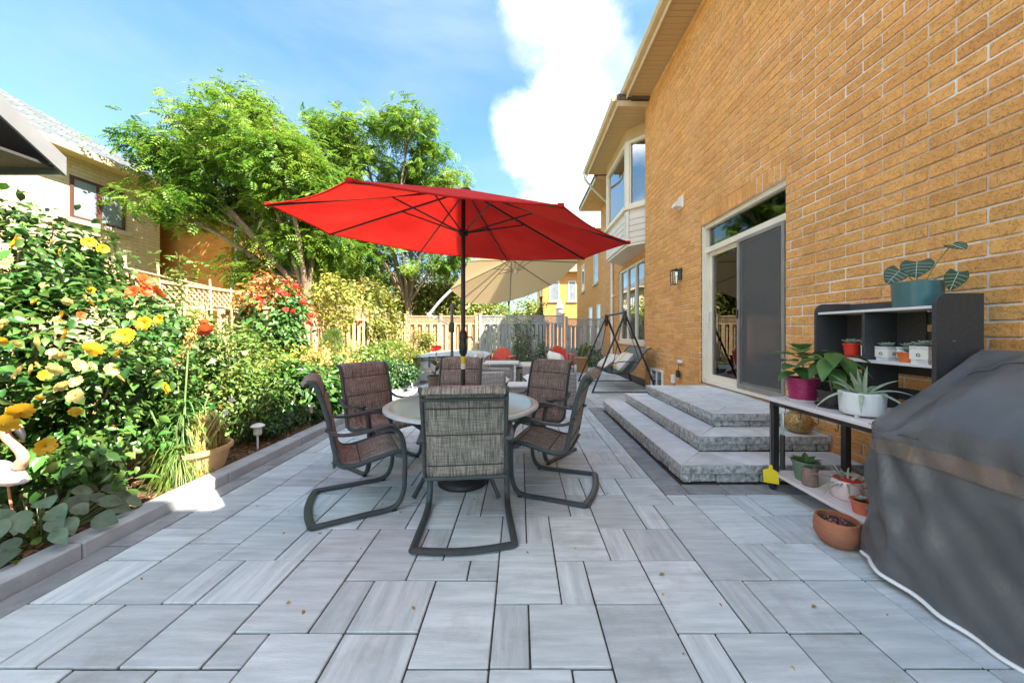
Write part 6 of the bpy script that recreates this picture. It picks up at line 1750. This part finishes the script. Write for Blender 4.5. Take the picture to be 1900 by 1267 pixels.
# ---- drooping lily-like stems at the kerb
li = thing('blazing_star', 'blazing star with drooping narrow leaves spilling over the kerb', 'plant', (-2.86, 2.92, .05))
m_spike = mat('dry seed spike', (.42, .28, .06), (.56, .42, .12), scale=30, rough=.8, rand=.3, island=True)
for si, (tx, ty, tz, n, bend) in enumerate([(.03, .04, 1.10, 330, 1.25), (-.14, .12, .95, 260, 1.0), (.12, -.16, .50, 230, 1.3), (-.10, -.14, .62, 220, 1.1), (.10, .16, .70, 230, 1.2)]):
    pth = smoothpath([(tx * .2, ty * .2, 0), (tx * .4, ty * .4, tz * .4), (tx, ty, tz)], 6)
    MB().tube(pth, .006, 5).build('stem', m_greenstem, li, smooth=True)
    tq = rng.random(n) * .66 + .04
    base = np.array([[*(pth[min(len(pth) - 1, int(q * (len(pth) - 1)))])] for q in tq])
    aa = rng.random(n) * 6.283; tip = np.stack([np.cos(aa), np.sin(aa), .1 + .5 * tq], 1); nr = np.stack([-np.cos(aa) * .3, -np.sin(aa) * .3, np.ones(n)], 1)
    o = link('foliage', scatter_mesh('foliage', m_leafmid if si < 2 else m_light_leaf, *blade_tpl(5, bend, .045), base, frames(nr, tip=tip), .10 + .16 * rng.random(n)), li); o['kind'] = 'stuff'
    if tz > .8:
        n2_ = 260; q = rng.random(n2_); ps = np.array([Vector((tx, ty, tz)) + Vector((.10 * k_ + .02 * math.cos(e_), .02 * math.sin(e_) + .03 * k_, .33 * k_)) for k_, e_ in zip(q, rng.random(n2_) * 6.28)])
        o = link('seed_spike', scatter_mesh('seed_spike', m_spike, *LEAF, ps, frames(rng.normal(size=(n2_, 3)) + [0, 0, .4]), .016 + .012 * rng.random(n2_)), li); o['kind'] = 'stuff'
# ---- tan planter
pl = thing('oval_planter', 'tan ribbed plastic planter of dry grass on the kerb edge', 'planter', (-2.77, 3.06, .075))
m_tanpot = mat('tan plastic', (.55, .33, .14), (.62, .39, .18), scale=4, rough=.55)
mb = MB(); mb.lathe([(0, 0), (.12, 0), (.128, .02), (.165, .17), (.185, .175), (.19, .20), (.185, .215), (.168, .215), (.16, .18), (0, .18)], 60, wob=lambda a, z: 1 + (.012 * abs(math.sin(a * 15)) if .02 < z < .17 else 0)); mb.v = [(x * .82, y * 1.25, z) for x, y, z in mb.v]; mb.build('pot', m_tanpot, pl, smooth=45)
mb = MB().lathe([(0, .19), (.155, .188), (.16, .182)], 30); mb.v = [(x * .82, y * 1.25, z) for x, y, z in mb.v]; mb.build('soil', m_soil, pl)
n = 420; aa = rng.random(n) * 6.28; rr = np.sqrt(rng.random(n)) * .13
ps = np.stack([np.cos(aa) * rr * .8, np.sin(aa) * rr * 1.2, np.full(n, .18)], 1); tip = np.stack([np.cos(aa) * .35, np.sin(aa) * .35, np.ones(n)], 1) + rng.normal(size=(n, 3)) * .2
o = link('grass', scatter_mesh('grass', m_drygrass, *blade_tpl(4, .3, .03), ps, frames(np.stack([np.cos(aa), np.sin(aa), np.full(n, .2)], 1), tip=tip), .15 + .25 * rng.random(n)), pl); o['kind'] = 'stuff'
# ---- hosta, broad-leaved plant and ground leaves near the camera
m_hosta = mat('grey green hosta leaf', (.08, .13, .075), (.15, .21, .13), scale=12, rough=.38, rand=.45, hue=.02, bump=.8, bscale=25, translucent=.15)
ho = thing('bergenia', 'low clump of round grey green leaves at the kerb, bottom left', 'plant', (-2.86, 2.06, .05))
for k in range(60):
    a = k * 137.5 + random.uniform(-15, 15); rr = .04 + .24 * math.sqrt(k / 60); d = Vector((math.cos(R(a)), math.sin(R(a)) * 1.4, 0))
    b = d * rr + Vector((0, 0, .10 + .16 * (1 - k / 60)))
    MB().tube([d * .03, b], .003, 5).build('petiole', m_greenstem, ho)
    bigleaf(ho, b, b + d.normalized() * random.uniform(.07, .125) + Vector((0, 0, random.uniform(-.09, -.02))), random.uniform(.065, .115), m_hosta, up=(random.uniform(.1, .7), random.uniform(-.8, -.2), .8), droop=.25, fold=.22)
bl = thing('broadleaf_plant', 'young plant with large ribbed bright leaves beside the blazing star', 'plant', (-2.84, 2.50, .05))
MB().tube([(0, 0, -.02), (.01, 0, .24)], .006, 6).build('stem', m_greenstem, bl)
for k, (a, z, L_, e) in enumerate([(300, .20, .13, .0), (210, .18, .12, .02), (30, .18, .14, .02), (120, .2, .13, .03), (255, .24, .14, .04), (330, .12, .12, -.03), (180, .10, .12, -.03), (60, .08, .1, -.02)]):
    d = Vector((math.cos(R(a)), math.sin(R(a)), 0)); b = Vector((0, 0, z)) + d * .04
    bigleaf(bl, b, b + d * L_ + Vector((0, 0, e)), .085, m_leafmid, droop=.3)
bush('ground_ivy', 'low variegated leaves at the front corner of the bed', 'ground cover', (-2.95, 1.62, .03), [((0, 0, .06), (.28, .55, .07), 1)], 700, ROUND, .055, m_light_leaf, sig=.05, stems=0, clumps=30)

# ---- flamingo ornament
m_fpink = mat('faded pink plastic', (.72, .48, .50), (.74, .62, .64), scale=5, rough=.4)
m_forange = mat('salmon plastic', (.66, .24, .13), (.70, .34, .22), scale=5, rough=.4)
fg = thing('flamingo_ornament', 'faded pink flamingo ornament half hidden at the left edge', 'ornament', (-2.97, 1.985, .04))
mb = MB(); prof = [(0, -.17), (.02, -.15), (.055, -.08), (.07, 0), (.06, .07), (.03, .13), (0, .15)]; mb.lathe(prof, 20); Mx = Matrix.Translation((0, 0, .45)) @ Matrix.Rotation(R(-75), 4, 'Y') @ Matrix.Scale(.8, 4, (0, 1, 0)); mb.v = [tuple(Mx @ Vector(v)) for v in mb.v]; mb.build('body', m_fpink, fg, smooth=60)
MB().tube(smoothpath([(.10, 0, .49), (.13, 0, .54), (.09, 0, .60), (.03, 0, .66), (.03, 0, .71), (.07, 0, .73), (.10, 0, .70)], 5), [.03, .028, .026, .025, .024, .023, .022, .022] + [.021] * 22 + [.02], 10).build('neck', m_forange, fg, smooth=60)
MB().tube([(.10, 0, .70), (.125, 0, .665), (.13, 0, .63)], [.02, .014, .003], 8).build('beak', m_black, fg, smooth=60)
for y_ in (-.025, .025): MB().tube([(.0, y_, .40), (.03, y_, .2), (.02, y_ * 2, -.05)], .006, 6).build('leg', m_forange, fg, smooth=True)

# ---- garden lights
def glight(loc, label):
    t = thing('garden_light', label, 'garden light', loc)
    MB().tube([(0, 0, -.03), (0, 0, .18)], .010, 10).build('stake', m_white, t, smooth=True)
    MB().lathe([(0, .17), (.03, .175), (.04, .19), (.036, .20), (.034, .255), (.04, .262), (0, .262)], 20).build('lantern', mat('ribbed lens ' + label[:9], (.60, .57, .48), rough=.3), t, smooth=40)
    for z in (.205, .222, .24): MB().tube([(.037 * math.cos(2 * math.pi * k / 20), .037 * math.sin(2 * math.pi * k / 20), z) for k in range(20)], .003, 5, closed=True).build('rib', m_white, t, smooth=True)
    MB().lathe([(0, .262), (.058, .264), (.066, .272), (.05, .29), (.02, .30), (0, .30)], 24).build('cap', m_white, t, smooth=50)
# ---- fallen leaves and petals on the slabs
m_litter = mat('fallen leaf', (.30, .17, .05), (.45, .33, .08), scale=20, rough=.8, rand=.4, hue=.03, island=True)
n = 90; lx = -2.45 + 4.6 * rng.random(n) ** 1.3; ly = 1.3 + 4.5 * rng.random(n)
o = link('leaf_litter', scatter_mesh('leaf_litter', m_litter, *LEAF, np.stack([lx, ly, np.full(n, .004)], 1), frames(rng.normal(size=(n, 3)) * .22 + [0, 0, 1]), .012 + .022 * rng.random(n)))
tag(o, 'small dry leaves and petals fallen on the slabs', 'leaves', kind='stuff')
glight((-2.775, 3.67, .03), 'white mushroom garden light on the kerb behind the planter')
glight((-2.80, 4.62, .03), 'white garden light partly behind the left chair')

# ---- bamboo trellis and its post
m_bamboo = mat('pale bamboo', (.60, .44, .22), (.70, .54, .30), scale=10, rough=.6)
tr_ = thing('bamboo_trellis', 'pale bamboo trellis leaning on the fence above the bed', 'trellis', (-4.48, 4.85, 0))
for k in range(6): MB().tube([(.06, -.75 + .32 * k, .0), (-.08 + .015 * k, -.85 + .35 * k, 2.12 - .06 * k + random.uniform(0, .12))], .012, 6).build('upright_cane', m_bamboo, tr_, smooth=True)
for z in (1.45, 1.72, 1.98): MB().tube([(-.04, -.95, z + .05), (-.03, 1.1, z - .1)], .011, 6).build('cross_cane', m_bamboo, tr_, smooth=True)
po = thing('trellis_post', 'pale square wooden post standing in the bed by the trellis', 'post', (-4.18, 5.75, 0))
MB().cbox(-.045, .045, -.045, .045, -.05, 1.66, .006).build('shaft', m_woodtan, po); MB().cbox(-.06, .06, -.06, .06, 1.66, 1.70, .008).build('cap', m_woodtan, po)
# ---- growth on and before the back fence
bush('fence_climber', 'dark climber trained up the grey back fence', 'vine', (-.1, 13.75, 0), [((0, 0, 1.0), (.22, .10, .85), 2), ((.45, 0, 1.2), (.12, .08, .7), 1)], 700, LEAF, .07, m_leafmid, sig=.08, stems=5, clumps=45)
bush('fence_shrub', 'dark shrub at the foot of the grey back fence', 'shrub', (.05, 13.2, 0), [((0, 0, .38), (.6, .35, .36), 2), ((.75, .1, .5), (.2, .2, .5), 1)], 1300, LEAF, .07, m_leafdark, sig=.09, stems=6, clumps=45)
bush('corner_shrub', 'small leafy shrub in the corner behind the swing', 'shrub', (2.55, 12.8, 0), [((0, 0, .4), (.35, .35, .4), 1)], 900, LEAF, .09, m_leafmid, sig=.08, stems=4, clumps=25)
ob = thing('wooden_lantern', 'rusty brown wooden garden ornament beside the swing', 'ornament', (2.0, 11.2, 0))
MB().cbox(-.16, .16, -.12, .12, 0, .42, .01).build('box', m_brass, ob); MB().cbox(-.2, .2, -.16, .16, .42, .46, .01).build('lid', m_brass, ob)
MB().tube([(.12 + .13 * math.cos(R(q)), 0, .46 + .36 * math.sin(R(q)) ** .8 if q not in (0, 180) else .46) for q in range(0, 181, 15)], .012, 6).build('hoop', m_brass, ob, smooth=True)

# ============================================================ trees and hedges beyond the fences
def limb(t, pts, r0, r1, name='limb', seg=7):
    pth = smoothpath(pts, 5); k = len(pth)
    MB().tube(pth, [r0 + (r1 - r0) * i / (k - 1) for i in range(k)], seg).build(name, m_bark, t, smooth=60)
    return pth
def tree(name, label, base, lobes, nfr, tpl, size, m, trunk_h, r0, group=None, sig=.18, dens=1.0, droop=-.5):
    t = thing(name, label, 'tree', base, 0, group)
    b = Vector(base)
    crotch = Vector((random.uniform(-.2, .2), random.uniform(-.2, .2), trunk_h))
    limb(t, [(0, 0, -.1), crotch * .5 + Vector((.1, 0, 0)), crotch], r0, r0 * .75, 'trunk', 10)
    Ps, Os = [], []
    vol = [l[1][0] * l[1][1] * l[1][2] for l in lobes]; vs = sum(v ** .6 for v in vol)
    for (c, r), v in zip(lobes, vol):
        c = Vector(c) - b
        mid = crotch.lerp(c, .5) + Vector((random.uniform(-.3, .3), random.uniform(-.3, .3), .25))
        pth = limb(t, [crotch - Vector((0, 0, .2)), mid, c], r0 * .42, .035)
        k = int(nfr * v ** .6 / vs)
        p_, o_ = clump_pts(c, r, k, max(14, k // 26), sig, shell=.35)
        Ps.append(p_); Os.append(o_)
        for q in range(5):
            a = rng.normal(size=3); a /= np.linalg.norm(a)
            e = c + Vector(a * np.array(r) * .85)
            st = pth[int(len(pth) * random.uniform(.5, .95))]
            limb(t, [st, st.lerp(e, .5) + Vector((0, 0, .12)), e], .03, .008, 'branch', 5)
    Ps = np.concatenate(Ps); Os = np.concatenate(Os)
    nr = Os * .35 + np.array([0, 0, .8]) + rng.normal(size=Ps.shape) * .35
    tip = Os * .6 + rng.normal(size=Ps.shape) * .8 + np.array([0, 0, droop])
    o = link('crown', scatter_mesh('crown', m, tpl[0], tpl[1], Ps, frames(nr, tip=tip), size * (.6 + .8 * rng.random(len(Ps)))), t); o['kind'] = 'stuff'
    return t
def lob(x, y, rx, ry, Y, dy=0.0, ryy=None):
    s = FPX / Y; c = P(x, y, Y + dy)
    return ((c.x, c.y, c.z), (rx / s, ryy or max(.9, rx / s * .8), ry / s))
YT = 9.6
tree('locust_tree', 'larger left locust tree with feathery leaves beyond the fence', (-5.75, YT, 0), [
    lob(440, 258, 100, 55, YT, -.3), lob(348, 225, 48, 38, YT, .4), lob(328, 300, 54, 46, YT, -.2), lob(275, 262, 28, 14, YT, -.6, .5), lob(410, 335, 100, 70, YT, .3), lob(505, 290, 55, 62, YT, -.8), lob(352, 385, 50, 32, YT, -.4),
    lob(480, 412, 52, 38, YT, .6), lob(540, 380, 62, 62, YT, 0), lob(478, 205, 38, 28, YT, .2), lob(265, 368, 34, 12, YT, -.8, .4), lob(545, 470, 72, 48, YT, .3), lob(590, 420, 50, 50, YT, .2), lob(585, 340, 40, 50, YT, -.2), lob(480, 500, 50, 30, YT, .2)],
    10500, PINN, .29, m_locust_leaf, 2.4, .17, 'locust trees beyond the fence')
tree('locust_tree', 'smaller right locust tree behind the red umbrella', (-4.9, 14.9, 0), [
    lob(665, 255, 78, 52, 14.5, 0), lob(760, 240, 52, 52, 14.5, -.4), lob(610, 235, 40, 28, 14.5, .3), lob(700, 330, 85, 56, 14.5, .4), lob(800, 310, 50, 50, 14.5, .2), lob(620, 330, 60, 70, 14.5, -.3), lob(650, 420, 90, 60, 14.5, .2), lob(760, 410, 75, 60, 14.5, .5),
    lob(840, 350, 32, 32, 14.5, 0), lob(700, 490, 90, 40, 14.5, .2), lob(820, 470, 60, 40, 14.5, .3), lob(600, 500, 70, 40, 14.5, 0)],
    11000, PINN, .36, m_locust_leaf, 2.6, .16, 'locust trees beyond the fence')
bush('hedge_bush', 'big yellow green bush behind the far left fence corner', 'bush', (-5.6, 16.0, 0), [((0, 0, 2.2), (1.7, 1.2, 1.9), 2), ((1.4, .2, 2.0), (1.3, 1.1, 1.6), 2)], 9000, LEAF, .16, m_hedge_leaf, sig=.24, stems=8, clumps=150)
bush('hedge_bush', 'yellow green bush behind the fence to the left of the beige umbrella', 'bush', (-2.5, 16.2, 0), [((0, 0, 1.9), (1.4, 1.0, 1.6), 2), ((-1.2, .2, 2.4), (1.2, 1.0, 1.5), 2)], 8000, LEAF, .16, m_hedge_leaf, sig=.24, stems=8, clumps=130)
bush('hedge_bush', 'sunlit bush hanging over the left fence near its far end', 'bush', (-5.15, 11.6, 0), [((.1, 0, 2.0), (.7, 1.6, .9), 1), ((.35, .4, 1.6), (.35, 1.4, .7), .6)], 5200, LEAF, .12, m_hedge_leaf, sig=.18, stems=6, clumps=90)
for i, (x, Y, h, r, lab) in enumerate([(-1.5, 22, 3.3, .9, 'green tree left of the others beyond the back fence'), (.1, 24, 3.7, 1.1, 'pale green tree in the middle beyond the back fence'), (1.0, 26, 3.6, .8, 'loose light tree beside the far orange house')]):
    bush('small_tree', lab, 'tree', (x, Y, 0), [((0, 0, h * .6), (r, r, h * .42), 1), ((-r * .6, 0, h * .4), (r * .8, r, h * .35), .7)], 3600, LEAF, .17, (m_light_leaf, m_hedge_leaf, m_light_leaf)[i], sig=.2, stems=5, clumps=70, part='crown')
for i, (x, Y, h, lab) in enumerate([(-.75, 23, 3.2, 'narrow conifer left of the pale tree'), (1.55, 25.5, 3.7, 'narrow dark conifer at the far house')]):
    t = thing('conifer', lab, 'tree', (x, Y, 0))
    n = 2600; q = rng.random(n) ** .8; aa = rng.random(n) * 6.28; rad = .42 * (1 - q) ** .7 * (.7 + .3 * rng.random(n))
    o = link('crown', scatter_mesh('crown', m_conifer, *NARROW, np.stack([np.cos(aa) * rad, np.sin(aa) * rad, .2 + (h - .2) * q], 1), frames(np.stack([np.cos(aa), np.sin(aa), np.full(n, .6)], 1), tip=np.stack([np.cos(aa), np.sin(aa), np.full(n, .9)], 1)), .2 + .1 * rng.random(n)), t); o['kind'] = 'stuff'
    MB().tube([(0, 0, -.1), (0, 0, h * .9)], [.07, .01], 6).build('trunk', m_bark, t)
for i, (x, Y, h, r, lab) in enumerate([(-9.5, 26, 5.5, 2.2, 'broad green tree between the orange and cream houses'), (-4.5, 28, 4.8, 1.9, 'round green tree far behind the right locust')]):
    bush('background_tree', lab, 'tree', (x, Y, 0), [((0, 0, h * .62), (r, r, h * .40), 1), ((-r * .5, 0, h * .45), (r, r, h * .35), .7)], 4200, LEAF, .26, m_locust_leaf, sig=.3, stems=5, clumps=80, part='crown')
